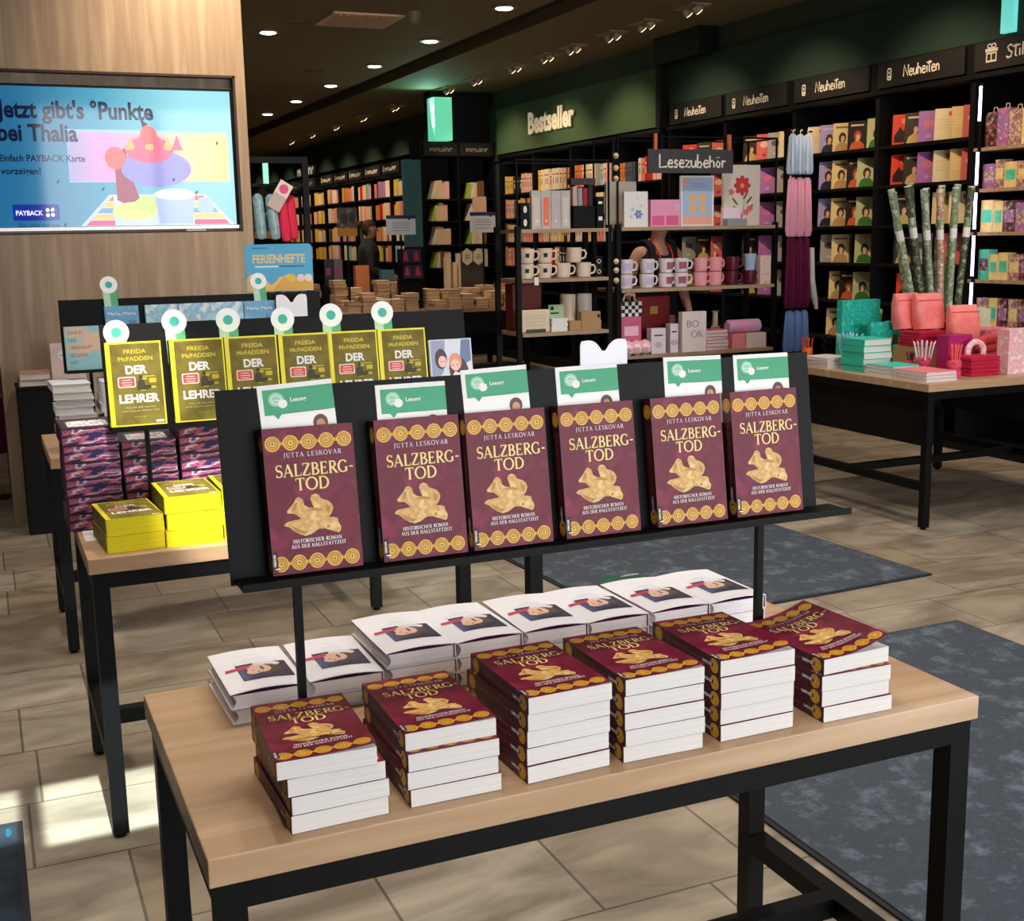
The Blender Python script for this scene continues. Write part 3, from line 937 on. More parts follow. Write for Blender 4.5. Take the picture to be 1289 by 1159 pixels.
# round headed bookmarks
RBM = mat('bookmark_white', (238, 244, 244), .5)
def ribbon():
    m = MB()
    m.box(-.026, -.11, 0, .0, .004, .0006, mat('ribbon_pale', (176, 214, 190), .5)).box(.0, -.11, 0, .026, .004, .0006, mat('ribbon_green', (84, 170, 124), .5))
    m.rib([(-.02, -.05), (-.012, -.04), (-.015, -.055), (-.007, -.045)], .002, .0009, WHITE)
    d = MB()
    d.prism([(.033 * cos(2 * pi * i / 28), .033 * sin(2 * pi * i / 28)) for i in range(28)], .0006, .0018, RBM)
    d.ell(0, 0, .0135, .0135, .0021, TEAL, 22)
    return m, d
rbm = None
def bookmark(label, x, y, z, a=0):
    global rbm
    t = thing('bookmark', label, 'bookmark', (x, y, z))
    t.rotation_euler = (Matrix.Rotation(pi / 2 - R(8), 4, 'X') @ Matrix.Rotation(R(a), 4, 'Z')).to_euler()
    if rbm is None:
        a_, b_ = ribbon()
        rbm = (a_.make('ribbon', t), b_.make('round_head', t))
    else:
        for m in rbm:
            q = m.copy()
            COL.objects.link(q)
            q.parent = t
for i, (x, z) in enumerate(((.331, 1.284), (.483, 1.306), (.627, 1.304), (.778, 1.300), (.917, 1.305), (1.069, 1.306))):
    bookmark('round headed green bookmark behind the %s upright yellow thriller' % ORD[i], x, 3.369 + (z - 1.037) * .14, z, (-2, 1, 0, 1, 0, 2)[i])
for i, (x, z) in enumerate(((.476, 1.359), (1.061, 1.355))):
    bookmark('round headed green bookmark standing up over the %s of the blue book stand' % ('pillar end', 'holiday booklet end')[i], x, 5.044, z, 3)

# illustrated comic beside the thrillers
m = MB()
w, h = .132, .185
m.box(0, 0, 0, w, h, .014, mat('comic_cover', (214, 216, 230), .45))
z = .0143
m.poly([(.004, .05), (.04, .09), (.05, .182), (.004, .182)], z, mat('comic_blue', (150, 160, 190), .5))
m.poly([(.09, .1), (.128, .12), (.128, .182), (.1, .182)], z, mat('comic_blue2', (110, 124, 160), .5))
m.ell(.088, .09, .03, .045, z + .0002, mat('comic_hair', (74, 58, 72), .5), 20, .2)
m.ell(.078, .118, .02, .026, z + .0004, mat('comic_hair2', (232, 150, 120), .5), 20)
m.ell(.078, .108, .014, .017, z + .0005, mat('comic_skin', (246, 196, 178), .5), 18)
m.ell(.07, .108, .0016, .0026, z + .0007, INK, 8).ell(.084, .109, .0016, .0026, z + .0007, INK, 8)
m.poly([(.06, .004), (.056, .06), (.075, .09), (.1, .08), (.118, .04), (.12, .004)], z + .0006, mat('comic_blouse', (236, 226, 232), .5))
m.ell(.034, .128, .019, .03, z + .0002, mat('comic_hair', (74, 58, 72), .5), 18).ell(.038, .12, .013, .017, z + .0004, mat('comic_skin', (246, 196, 178), .5), 16).ell(.034, .12, .0014, .0024, z + .0006, INK, 8).ell(.044, .12, .0014, .0024, z + .0006, INK, 8)
m.quad(.022, .036, .046, .06, z + .0003, WHITE).poly([(.02, .004), (.012, .04), (.03, .075), (.05, .05), (.05, .004)], z + .0002, mat('comic_grey', (92, 96, 124), .5))
tag(m.make('comic_book', loc=(1.199, 3.368, 1.0365), rot=(pi / 2 - R(8), 0, 0)), 'comic with two drawn figures at the far end of the thriller stand', 'book')

# ================================================================ PATTERNED EDGE BOOKS behind the thrillers
PATE = mat('patterned_edges', (38, 34, 72), .6, c2=((36, 34, 84), (44, 40, 92), (206, 104, 124), (120, 40, 76), (236, 214, 226), (70, 76, 140), (150, 50, 84)), scale=(17, 17, 60), lo=.33, hi=.68, detail=2)
PCOV = mat('pattern_cover', (70, 22, 52), .45)
ARTC = mat('pattern_cover_art', (232, 226, 226), .5, c2=((30, 26, 30), (60, 40, 50), (226, 214, 214)), scale=(60, 60, 60), lo=.46, hi=.56, detail=2)
def pattern_book():
    w, h, t = .146, .2, .0465
    c = MB().box(0, 0, 0, w, h, .0025, PCOV).box(0, 0, t - .0025, w, h, t, PCOV).box(-.001, 0, 0, .002, h, t, PCOV)
    c.quad(.008, .01, w - .008, h - .01, t + .0003, mat('cover_charcoal', (44, 40, 44), .5))
    c.quad(.02, .03, w - .02, h - .06, t + .0005, ARTC)
    c.text('LOVE', .073, h - .045, t + .0005, .012, WHITE, w=.05) if False else None
    return c, MB().box(.002, .003, .0026, w - .003, h - .003, t - .0026, PATE)
PB = None
for s, (x, n, nm) in enumerate(((.176, 6, 'stack at the aisle end'), (.327, 5, 'middle stack'), (.478, 7, 'stack behind the bright thrillers'))):
    for k in range(n):
        t = thing('hardback_book', 'book with pink and navy patterned edges, %s up in the %s' % (ORD[k], nm), 'book', (x + rn.uniform(-.002, .002), 3.43 + rn.uniform(-.003, .004), .752 + k * .0467), (0, 0, R(rn.uniform(-.8, .8))))
        if PB is None:
            c, p = pattern_book()
            PB = (c.make('cover', t), p.make('page_block', t))
        else:
            for m in PB:
                q = m.copy()
                COL.objects.link(q)
                q.parent = t
tag(MB().box(0, 0, 0, .15, .2, .0012, WHITE).make('paper_sheet', loc=(.205, 3.30, .7503)), 'white paper sheet on the thriller table in front of the patterned books', 'paper')

# ================================================================ BLUE BOOK TABLE
def blank_book(w, h, t, cov, art=None, inset=.003):
    c = MB().box(0, 0, 0, w, h, .002, cov).box(0, 0, t - .002, w, h, t, cov).box(-.001, 0, 0, .002, h, t, cov)
    if art:
        art(c, w, h, t + .0004)
    return c, MB().box(.002, inset, .002, w - inset, h - inset, t - .002, PAGES)
CACHE = {}
def blank(name, label, cat, key, loc, rot, w, h, t, cov, art=None, group=None):
    o = thing(name, label, cat, loc, rot, group)
    if key not in CACHE:
        c, p = blank_book(w, h, t, cov, art)
        CACHE[key] = (c.make('cover', o), p.make('page_block', o))
    else:
        for m in CACHE[key]:
            q = m.copy()
            COL.objects.link(q)
            q.parent = o
    return o
SKYB = mat('sky_blue_cover', (116, 172, 206), .45, c2=((96, 156, 198), (150, 196, 220)), scale=(9, 9, 9))
CLOUD = mat('cloud_cover', (170, 206, 224), .45, c2=((128, 180, 208), (214, 226, 230)), scale=(22, 22, 22), lo=.4, hi=.62)
DAWN = mat('dawn_cover', (150, 200, 204), .45, c2=((140, 198, 206), (226, 188, 160)), scale=(4, 9, 9), lo=.42, hi=.6)
def art_maria(c, w, h, z):
    c.text('Maria, Maria', w / 2, h - .035, z, .012, WHITE, w=w * .82)
    c.quad(.02, .03, w - .02, h * .5, z, mat('cover_sand', (214, 196, 160), .5))
    c.text('DA', w * .8, h - .07, z, .014, INK)
def art_dawn(c, w, h, z):
    for k, s in enumerate(('DASS ES', 'UNS', 'ÜBERHAUPT', 'GEGEBEN', 'HAT')):
        c.text(s, .014, h - .03 - .029 * k, z, .014, mat('slate_print', (86, 92, 100), .5), align='l', sx=.8)
def art_cloud(c, w, h, z):
    c.text('MARIA', w / 2, h - .07, z, .012, mat('rose_print', (214, 150, 150), .5), w=w * .5)
blank('hardback_book', 'teal and peach book with a five line title, first on the blue book stand', 'book', 'dawn', (.296, 5.006, 1.0365), (pi / 2 - R(8), 0, 0), .128, .168, .02, DAWN, art_dawn)
for i, x in enumerate((.452, .605, .735, .862, .992)):
    key = 'maria' if i in (0, 4) else 'cloud'
    blank('hardback_book', 'upright %s book, %s from the pillar end of the blue row' % ('plain sky blue' if key == 'maria' else 'cloudy pale blue', ORD[i]), 'book', key, (x, 5.006, 1.0365), (pi / 2 - R(8), 0, 0), .126, .24, .02, SKYB if key == 'maria' else CLOUD, art_maria if key == 'maria' else art_cloud)
for s, (x, y, n) in enumerate(((.235, 4.79, 9), (.40, 4.80, 9))):
    for k in range(n):
        blank('hardback_book', 'pale hardback lying flat, %s up in the %s white stack on the blue book table' % (ORD[k], ('outer', 'inner')[s]), 'book', 'flat', (x + rn.uniform(-.008, .008), y + rn.uniform(-.006, .006), .7505 + k * .0285), (0, 0, R(rn.uniform(-3, 3))), .135, .2, .028, mat('pale_blue_cover', (206, 210, 214), .5))
# holiday booklet sign
m = MB()
w, h = .29, .20
pts = []
for (cx, cy, a0) in ((w - .018, h - .018, 0), (.018, h - .018, 90), (.004, .004, 180), (w - .004, .004, 270)):
    r = .018 if cy > .1 else .004
    pts += [(cx + r * cos(R(a0 + 30 * k)), cy + r * sin(R(a0 + 30 * k))) for k in range(4)]
m.prism(pts, 0, .004, mat('sign_blue', (84, 176, 220), .5))
z = .0043
sand = [(.0, .002)] + [(.29 * i / 14, .055 + .02 * sin(i * .9) + .008 * sin(i * 2.1)) for i in range(15)] + [(.29, .002)]
m.poly([(max(.003, min(.287, a)), b) for a, b in sand], z, mat('sign_sand', (240, 200, 110), .5))
m.poly([(.11, .004), (.16, .06), (.2, .05), (.24, .06), (.287, .03), (.287, .004)], z + .0002, mat('sign_orange', (228, 176, 84), .5))
m.text('FERIENHEFTE', w / 2, .122, z, .036, mat('sign_cream', (236, 206, 130), .5), w=.225, bold=.03)
m.quad(.04, .103, .14, .109, z, WHITE).quad(.145, .103, .25, .109, z, mat('sign_deep_blue', (40, 110, 170), .5)).quad(.03, .182, .1, .186, z, mat('sign_deep_blue', (40, 110, 170), .5))
for (a, cc) in ((.195, (232, 200, 70)), (.235, (244, 214, 206)), (.268, (244, 222, 214))):
    m.ell(a, .056, .017, .016, z + .0004, mat('badge_%d' % cc[1], cc, .5), 20)
t = thing('sign_holder', 'blue and yellow holiday booklet sign behind the blue book stand', 'sign', (1.05, 5.24, .75))
m.make('sign_board', t, loc=(0, 0, .552), rot=FACE_Y)
MB().box(.13, .0, .008, .15, .012, .552, BLACK).make('post', t)
MB().box(.07, -.05, .0005, .21, .07, .008, BLACK).make('foot_plate', t)

# ================================================================ PILLAR SIDE: screen, cabinet, cases
t = thing('wall_screen', 'large advertising screen set into the timber pillar', 'screen', (.118, PY + .066, 1.592))
sw, sh = 1.298, .765
def scr(name, c, e=1.0, **kw):
    return mat(name, c, .06, spec=.45, emit=e * .62, **kw)
m = MB()
m.x = MY
sb = scr('screen_blue', (40, 112, 160), .62, c2=((70, 146, 186), (120, 184, 212)), scale=(.77, .77, .77), lo=.1, hi=.8, kind='grad')
m.quad(.012, .02, sw - .012, sh - .012, .0152, sb)
z = .0158
DT = scr('screen_dark_text', (24, 28, 70), .35)
m.text('Jetzt gibt\'s °Punkte', .062, .592, z, .092, DT, align='l', w=.80, bold=.03)
m.text('bei Thalia', .06, .472, z, .09, DT, align='l', w=.40, bold=.03)
m.text('Einfach PAYBACK Karte', .058, .365, z, .036, DT, align='l', w=.43, bold=.02)
m.text('vorzeigen!', .058, .298, z, .036, DT, align='l', w=.2, bold=.02)
m.prism([(.10 + .235 * a, .055 + .085 * b) for a, b in ((.03, 0), (.97, 0), (1, .08), (1, .92), (.97, 1), (.03, 1), (0, .92), (0, .08))], z - .0004, z, scr('screen_logo_blue', (26, 44, 150), .8))
m.text('PAYBACK', .115, .083, z + .0004, .026, scr('screen_white', (232, 240, 250), .9), align='l', w=.135, bold=.02)
for (a, b) in ((.275, .11), (.30, .112), (.275, .083), (.30, .085)):
    m.ell(a, b, .010, .010, z + .0004, scr('screen_white', (232, 240, 250), .9), 14)
m.text('Das zahlt sich aus.', .125, .022, z, .02, DT, align='l', w=.21)
# pink to yellow gradient band with pale edges, then picture part of the advert
m.quad(.40, .26, 1.262, .52, z - .0003, scr('screen_gradient_band', (150, 160, 214), .56, c2=((206, 150, 212), (226, 160, 190), (240, 186, 156), (240, 220, 130)), scale=(.77, .77, .77), lo=.3, hi=.95, kind='grad'))
m.quad(.40, .255, 1.262, .262, z - .0002, scr('screen_band_edge', (140, 186, 220), .6)).quad(.40, .52, 1.262, .535, z - .0002, scr('screen_band_edge', (140, 186, 220), .6))
P1, P2, P3 = scr('screen_pink', (206, 92, 132), .6), scr('screen_violet', (128, 132, 206), .6), scr('screen_maroon', (140, 60, 84), .55)
m.poly([(.64, .03 + .13), (.64, .40), (.70, .44), (.72, .30), (.76, .17), (.70, .13)], z + .0002, P3)
m.ell(.645, .385, .055, .06, z + .0004, scr('screen_coral', (226, 96, 104), .6), 24)
m.ell(.86, .33, .19, .10, z + .0003, P2, 28)
m.ell(.83, .43, .13, .07, z + .0005, P1, 24)
m.ell(.83, .51, .045, .05, z + .0006, scr('screen_coral', (226, 96, 104), .6), 20)
for k in range(6):
    a = .70 + .05 * k
    m.poly([(a, .43), (a + .03, .50 + .012 * (k % 2)), (a + .06, .43)], z + .0006, P1 if k % 2 else scr('screen_orange', (238, 160, 92), .6))
m.poly([(.80, .55), (.79, .60), (.83, .565)], z + .0006, DT)
m.poly([(.44, .022), (.60, .19), (1.12, .19), (1.275, .022)], z, scr('screen_pale', (176, 200, 226), .6))
for k, c in enumerate(((200, 60, 110), (228, 184, 100), (96, 150, 200), (196, 190, 80), (210, 100, 90))):
    y0, y1 = .024 + .033 * k, .024 + .033 * (k + 1) - .006
    x0, x1 = .445 + y0 * .95, .445 + y1 * .95
    m.poly([(x0, y0), (.62, y0), (.62, y1), (x1, y1)], z + .0002, scr('screen_stripe_%d' % k, c, .6))
    m.poly([(1.05, y0), (1.27 - y0 * .9, y0), (1.27 - y1 * .9, y1), (1.05, y1)], z + .0002, scr('screen_stripe_%d' % k, c, .6))
m.ell(.73, .10, .12, .05, z + .0004, scr('screen_yellow', (206, 206, 130), .6), 24).ell(.80, .14, .06, .045, z + .0005, scr('screen_lime', (176, 206, 120), .6), 20)
m.poly([(.86, .03), (.84, .19), (1.06, .19), (1.04, .03)], z + .0006, scr('screen_cup', (150, 178, 230), .65)).ell(.95, .19, .11, .03, z + .0007, scr('screen_white', (232, 240, 250), .9), 20)
m.poly([(1.07, .10), (1.08, .17), (1.15, .18), (1.16, .10), (1.13, .08)], z + .0006, scr('screen_cup', (150, 178, 230), .65))
for (a, b) in ((.57, .22), (.95, .27), (.36, .03), (.06, .70), (.29, .12), (1.20, .47), (.34, .26), (1.07, .20)):
    m.ell(a, b, .012, .006, z + .0008, DT, 8, 1.1)
m.make('screen_panel', t)
b = MB()
b.x = MY
b.box(0, 0, 0, sw, sh, .012, BLACK).box(0, 0, .012, sw, .018, .02, mat('screen_trim', (226, 228, 236), .3, emit=.4)).box(0, sh - .01, .012, sw, sh, .02, BLACK).box(0, .018, .012, .01, sh - .01, .02, BLACK).box(sw - .01, .018, .012, sw, sh - .01, .02, BLACK)
b.box(1.0, -.012, .004, 1.11, -.001, .016, mat('sensor_bar', (200, 200, 206), .4))
b.make('screen_frame', t)

t = thing('black_cabinet', 'low black cabinet at the foot of the timber pillar', 'cabinet', (.15, 6.83, 0))
MB().box(0, 0, .0, .30, .26, .775, CASE).make('body', t, bevel=.003)
MB().box(-.005, -.005, .7755, .305, .265, .79, CASE).make('top_panel', t)
for k in range(2):
    blank('hardback_book', 'pale book lying on the black cabinet by the pillar, %s of two' % ('lower', 'upper')[k], 'book', 'cabbook', (.165 + .004 * k, 6.85, .7905 + k * .0335), (0, 0, R(1 - 3 * k)), .15, .2, .033, mat('salmon_cover', (196, 150, 134), .5))
m = MB().box(0, 0, 0, .17, .215, .03, mat('pale_pink_box', (214, 198, 196), .5, c2=(232, 206, 200), scale=(12, 12, 12)))
m.ell(.06, .15, .025, .025, .0303, WHITE, 20).quad(.045, .148, .075, .152, .0305, INKG)
tag(m.make('gift_box', loc=(.33, 6.9, .7905), rot=(pi / 2 - R(4), 0, 0)), 'pale pink box standing on the black cabinet beside two books', 'box')

# hanging pencil cases beside the pillar
t = thing('case_rack', 'black rack of hanging pencil cases beside the timber pillar', 'rack', (1.6, 8.05, 0))
MB().box(.04, 0, .02, .08, .04, 2.05, BLACK).box(.42, 0, .02, .46, .04, 2.05, BLACK).box(.08, 0, 2.01, .42, .04, 2.05, BLACK).make('frame', t)
MB().box(0, -.2, 0, .5, .2, .02, BLACK).make('foot_plate', t)
for zz in (1.86, 1.45):
    MB().box(.08, .005, zz, .42, .035, zz + .02, BLACK).tube([(.14, .005, zz + .01), (.14, -.16, zz + .01)], .004, BLACK).tube([(.27, .005, zz + .01), (.27, -.16, zz + .01)], .004, BLACK).make('hook_rail', t)
tag(MB().box(0, 0, 0, .03, .03, .1295, mat('mint_glow', (130, 230, 180), .5, emit=.9)).make('light_strip', loc=(1.77, 8.06, 1.8801)), 'small mint glowing strip above the hanging pencil cases', 'lamp')
def pcase(c1):
    return MB().lathe([(.012, -.29), (.03, -.28), (.035, -.24), (.036, -.06), (.032, -.02), (.012, 0)], c1, 16)
PCB = mat('pale_blue_fabric', (150, 196, 214), .7, c2=(128, 166, 192), scale=(40, 40, 40), lo=.45, hi=.6)
PCP = mat('hot_pink_fabric', (232, 52, 92), .7)
for i, (x, y, z, c, nm, a) in enumerate(((1.70, 7.97, 1.815, PCB, 'pale blue hanging pencil case close to the pillar edge', 3), (1.772, 7.93, 1.81, PCB, 'pale blue hanging pencil case between its twin and the pink ones', 5), (1.845, 7.93, 1.795, PCP, 'hot pink hanging pencil case under the white tag', 5), (1.90, 7.97, 1.81, PCP, 'hot pink hanging pencil case at the aisle end of the rack', 5))):
    t = thing('pencil_case', nm, 'pencil case', (x, y, z), (0, -R(a), 0))
    pcase(c).make('fabric_body', t, smooth=True)
    MB().tube([(0, -.036, -.03), (0, -.036, -.26)], .0025, WHITE if c is PCB else PCP).make('zip', t)
    MB().tube([(0, 0, -.002), (.0, .0, .04)], .003, BLACK).make('loop', t)
m = MB().box(-.045, -.001, -.10, .045, .001, 0, mat('tag_grey', (200, 190, 194), .6)).box(-.045, -.001, .001, .045, .001, .09, WHITE)
m.x = MY
m.ell(0, .045, .03, .03, .0013, mat('tag_pink', (226, 90, 150), .5), 20)
tag(m.make('price_tag', loc=(1.83, 7.885, 1.80), rot=(0, R(32), 0)), 'white tag with a pink dot hanging on the pencil cases', 'tag')
tag(MB().lathe([(.11, 0), (.13, .1), (.12, .3), (.03, .38)], mat('magenta_cloth', (110, 24, 80), .8), 16).make('cloth_bundle', loc=(-.015, 7.75, .32)), 'magenta cloth at the far side of the timber pillar', 'cloth')

# ================================================================ GIFT TABLE
def solid(name, label, cat, loc, w, d, h, m, rz=0.0, art=None, group=None, bevel=.0):
    b = MB().box(0, 0, 0, w, d, h, m)
    if art:
        b.x = Matrix.Rotation(pi / 2, 4, 'X')
        art(b, w, h, .0004)
        b.x = Matrix.Identity(4)
    return tag(b.make(name, loc=loc, rot=(0, 0, R(rz)), bevel=bevel), label, cat, group)
TEALC = mat('teal_cover', (38, 184, 164), .4, c2=((24, 160, 142), (70, 206, 186)), scale=(36, 36, 36), lo=.4, hi=.62)
TEALP = mat('teal_plain', (60, 200, 176), .45)
PALEB = mat('pale_blue_edge', (178, 220, 226), .5)
HOT = mat('hot_pink', (216, 36, 92), .5)
HOTP = mat('hot_pink_pattern', (200, 40, 84), .5, c2=(236, 96, 130), scale=(60, 60, 60))
SALM = mat('salmon_fabric', (240, 120, 116), .7, c2=(250, 146, 140), scale=(12, 12, 12))
CRIM = mat('crimson_fabric', (188, 22, 60), .65)
BLUSH = mat('blush_pattern', (244, 196, 200), .6, c2=((240, 170, 180), (250, 226, 226)), scale=(30, 30, 30), lo=.42, hi=.6)
CARD = mat('cardboard', (176, 140, 96), .7)
for k in range(3):
    t = thing('spiral_notebook', 'pink topped spiral notebook, %s of three at the gift table corner' % WL[3][k], 'notebook', (4.352, 4.80, .7505 + .017 * k), (0, 0, R(-1 + k)))
    MB().box(0, 0, 0, .2, .235, .002, WHITE).box(0, 0, .0141, .2, .235, .016, mat('coral_cover', (238, 132, 134), .45)).make('cover', t)
    MB().box(.003, .003, .0021, .197, .232, .014, PAGES).make('page_block', t)
    m = MB()
    for q in range(14):
        m.tube([(-.001 + .006 * cos(a), .01 + q * .0165, .008 + .0085 * sin(a)) for a in [2 * pi * i / 8 for i in range(8)]], .0007, WHITE, 5)
    m.make('spiral_binding', t)
for k in range(3):
    w, h = .2, .21
    t = thing('notebook', 'teal topped white notebook, %s of three beside the spiral notebooks' % WL[3][k], 'notebook', (4.36, 5.06, .7505 + .0185 * k), (0, 0, R(2 - k)))
    pts = [(0, 0), (w * .8, 0)] + [(w * .8 + w * .2 * sin(R(a)), .04 - .04 * cos(R(a))) for a in (30, 60, 90)] + [(w, h), (0, h)]
    MB().prism(pts, 0, .0015, WHITE).prism(pts, .0161, .018, TEALP).make('cover', t)
    MB().prism([(a * .985 + .001, b * .985 + .001) for a, b in pts], .0016, .016, PAGES).make('page_block', t)
for k in range(5):
    blank('hardback_book', 'teal bound journal lying flat, %s in the teal stack on the gift table' % LAYER[5][k], 'notebook', 'tealj', (4.37 + rn.uniform(-.004, .004), 5.305, .7505 + .036 * k), (0, 0, R(rn.uniform(-2, 2))), .19, .19, .035, TEALP)
def gold_dot(b, w, h, z):
    b.ell(w * .78, h * .62, .018, .018, z, GOLD, 20)
    b.quad(0, 0, .004, h, z, mat('teal_dark', (16, 110, 100), .5))
solid('gift_box', 'large teal patterned box standing behind the teal journals', 'box', (4.50, 5.66, .7505), .27, .05, .37, TEALC, bevel=.003)
solid('notebook', 'upright teal notebook with a gold dot behind the journal stack', 'notebook', (4.585, 5.52, .7505), .19, .022, .25, TEALC, art=gold_dot)
solid('notebook', 'upright pale blue notebook beside the gold dotted teal one', 'notebook', (4.785, 5.51, .7505), .02, .12, .245, PALEB)
solid('notebook', 'slim upright white notebook next to the pale blue one', 'notebook', (4.815, 5.50, .7505), .014, .12, .24, WHITE)
def pen_cup(label, x, y, z0, prof, cm, n, pm_, r, ph, tip=None):
    t = thing('pen_cup', label, 'pen cup', (x, y, z0))
    MB().lathe(prof, cm, 18).make('cup', t, smooth=True)
    q = random.Random(n + int(x * 100))
    zb = prof[-1][1]
    for i in range(n):
        a = 2 * pi * i / n
        rr = r * (.35 + .65 * (i % 3) / 2)
        e = Vector((cos(a), sin(a), 0)) * rr
        m = MB().tube([e * .5 + Vector((0, 0, zb * .4)), e + Vector((0, 0, zb + ph * .8))], .0045, pm_, 6)
        m.tube([e + Vector((0, 0, zb + ph * .8)), e * 1.15 + Vector((0, 0, zb + ph))], [.0065, .002], tip or pm_, 6)
        m.make('pen', t)
    return t
CUP = [(.03, 0), (.034, .01), (.036, .03), (.030, .045), (.036, .06), (.037, .08), (.033, .092)]
pen_cup('hot pink ribbed cup of coral pens at the gift table edge', 4.60, 4.875, .7505, CUP, HOTP, 9, mat('coral_pen', (246, 96, 96), .5), .03, .085)
pen_cup('hot pink ribbed cup of lilac-white pens', 4.60, 5.10, .7505, CUP, HOTP, 12, mat('lilac_pen', (236, 216, 238), .5), .05, .085)
pen_cup('small hot pink cup of dark pens beside the cardboard tray', 4.62, 5.22, .7505, [(.03, 0), (.036, .03), (.03, .06)], HOTP, 5, mat('plum_pen', (120, 30, 70), .5), .02, .05)
pen_cup('cup of pale blue pens on the far side of the teal journals', 4.47, 5.56, .7505, [(.035, 0), (.035, .12)], PALEB, 16, mat('pale_blue_pen', (166, 212, 236), .5), .07, .075)
pen_cup('cup of pens with white flower tops behind the gold dotted notebook', 4.80, 5.72, .7505, [(.035, 0), (.035, .20)], mat('leaf_green', (110, 190, 70), .5), 7, mat('leaf_green', (110, 190, 70), .5), .05, .11, WHITE)
t = thing('tray', 'plain cardboard tray under the crimson pouches', 'tray', (4.70, 5.26, .7505))
MB().box(0, 0, 0, .2, .2, .006, CARD).box(0, 0, .006, .2, .004, .125, CARD).box(0, .196, .006, .2, .2, .125, CARD).box(0, .004, .006, .004, .196, .125, CARD).box(.196, .004, .006, .2, .196, .125, CARD).box(.004, .004, .119, .196, .196, .125, CARD).make('tray_body', t)
def pouch(w, d, h, m):
    b = MB()
    n = 12
    sec = [(w * .5 * (1 + .04 * sin(i)) * (cos(2 * pi * i / n)), 0) for i in range(n)]
    pr = []
    b.box(0, 0, 0, w, d, h * .85, m)
    b.prism([(0, d * .45), (w * .06, d * .1), (w * .2, d * -.0), (w * .8, 0), (w * .94, d * .1), (w, d * .45)], h * .85, h, m)
    return b
for k in range(5):
    t = thing('pouch', 'dark crimson flat pouch, %s of five on the cardboard tray' % LAYER[5][k], 'pouch', (4.70 + .004 * k, 5.27, .8765 + .0165 * k), (0, 0, R(rn.uniform(-3, 3))))
    pouch(.2, .15, .016, CRIM).make('fabric_body', t, bevel=.002)
for k in range(5):
    t = thing('pouch', 'bright crimson folded pouch, %s of five at the gift table front edge' % LAYER[5][k], 'pouch', (4.70 + .003 * (k % 2), 4.86, .7505 + .0205 * k), (0, 0, R(rn.uniform(-1.5, 1.5))))
    pouch(.2, .16, .02, CRIM).make('fabric_body', t, bevel=.003)
def bag(w, h, m):
    b = MB()
    pr = [(w * .46, .045, 0), (w * .5, .05, h * .3), (w * .49, .04, h * .7), (w * .47, .018, h * .93), (w * .48, .012, h)]
    n = 16
    vs_, fs = [], []
    for (a, d, z) in pr:
        for k in range(n):
            q = 2 * pi * k / n
            vs_.append((a * abs(cos(q)) ** .45 * (1 if cos(q) >= 0 else -1), d * abs(sin(q)) ** .6 * (1 if sin(q) >= 0 else -1), z))
    for i in range(len(pr) - 1):
        for k in range(n):
            fs.append((i * n + k, i * n + (k + 1) % n, (i + 1) * n + (k + 1) % n, (i + 1) * n + k))
    fs.append(tuple(reversed(range(n))))
    fs.append(tuple((len(pr) - 1) * n + k for k in range(n)))
    return b.add(vs_, fs, m)
for (x, y, z, rz, nm) in ((4.80, 5.46, .9625, 4, 'behind the other two'), (4.87, 5.37, .9625, -3, 'middle of the three'), (4.985, 5.22, .9, -8, 'in front of the other two')):
    t = thing('fabric_bag', 'salmon pink fabric bag standing up, %s' % nm, 'bag', (x, y, z - .002), (R(-8), 0, R(rz)))
    bag(.19, .2, SALM).make('fabric_body', t, smooth=True)
    MB().box(-.088, -.034, .155, .088, -.030, .161, mat('salmon_seam', (206, 84, 88), .7)).make('seam', t)
solid('box', 'grey box carrying the front salmon pink bag', 'box', (4.90, 5.13, .7505), .17, .18, .145, mat('rose_grey', (150, 104, 110), .6))
solid('box', 'magenta box between the crimson pouches and the salmon bags', 'box', (4.73, 5.06, .7505), .16, .09, .2, mat('magenta_box', (176, 26, 104), .5))
solid('gift_bag', 'blush patterned gift bag at the front edge of the gift table', 'gift bag', (4.93, 4.84, .7505), .2, .08, .235, BLUSH)
t = thing('wreath', 'blush ribbon wreath leaning between the crimson pouches and the gift bag', 'wreath', (4.87, 5.02, .86))
m = MB()
m.tube([(.055 * cos(2 * pi * i / 20), -.01, .055 * sin(2 * pi * i / 20)) for i in range(21)], .016, BLUSH, 8, cap=False)
m.make('ring', t, smooth=True)
MB().poly([(-.03, -.11), (.0, -.03), (.03, -.11)], 0, mat('sheer_ribbon', (232, 190, 188), .5)).make('ribbon', t, rot=FACE_Y, loc=(-.02, -.03, 0))
MB().box(-.02, -.012, -.1095, .02, .012, -.07, CRIM).make('stand', t)
for k in range(4):
    tag(MB().lathe([(.01, -.09), (.026, -.08), (.026, .08), (.01, .09)], mat('coral_roll', (226, 84, 92), .6), 12).make('rolled_cloth', loc=(5.03, 5.09, .778 + .045 * k), rot=(0, pi / 2, R(20))), 'coral rolled cloth behind the blush gift bag, %s of four' % LAYER[4][k], 'cloth')
solid('box', 'pale green packet behind the salmon bags', 'box', (5.15, 5.42, .7505), .22, .12, .3, mat('pale_green_packet', (170, 186, 140), .6, c2=(206, 210, 176), scale=(14, 14, 14)))
solid('box', 'rose patterned box behind the coral cloth rolls', 'box', (5.16, 5.25, .7505), .24, .16, .2, mat('rose_pattern', (190, 66, 96), .6, c2=(226, 140, 150), scale=(40, 40, 40)))
solid('box', 'white carton between the salmon bags and the pale green packet', 'box', (5.03, 5.56, .7505), .09, .08, .38, mat('ivory_carton', (222, 204, 180), .6))
pen_cup('orange and black pen stand at the far left corner of the gift table'.replace(' left', ''), 4.37, 5.80, .7505, [(.03, 0), (.03, .10)], mat('orange_stand', (226, 110, 40), .5), 6, mat('orange_red', (196, 64, 40), .5), .03, .06)
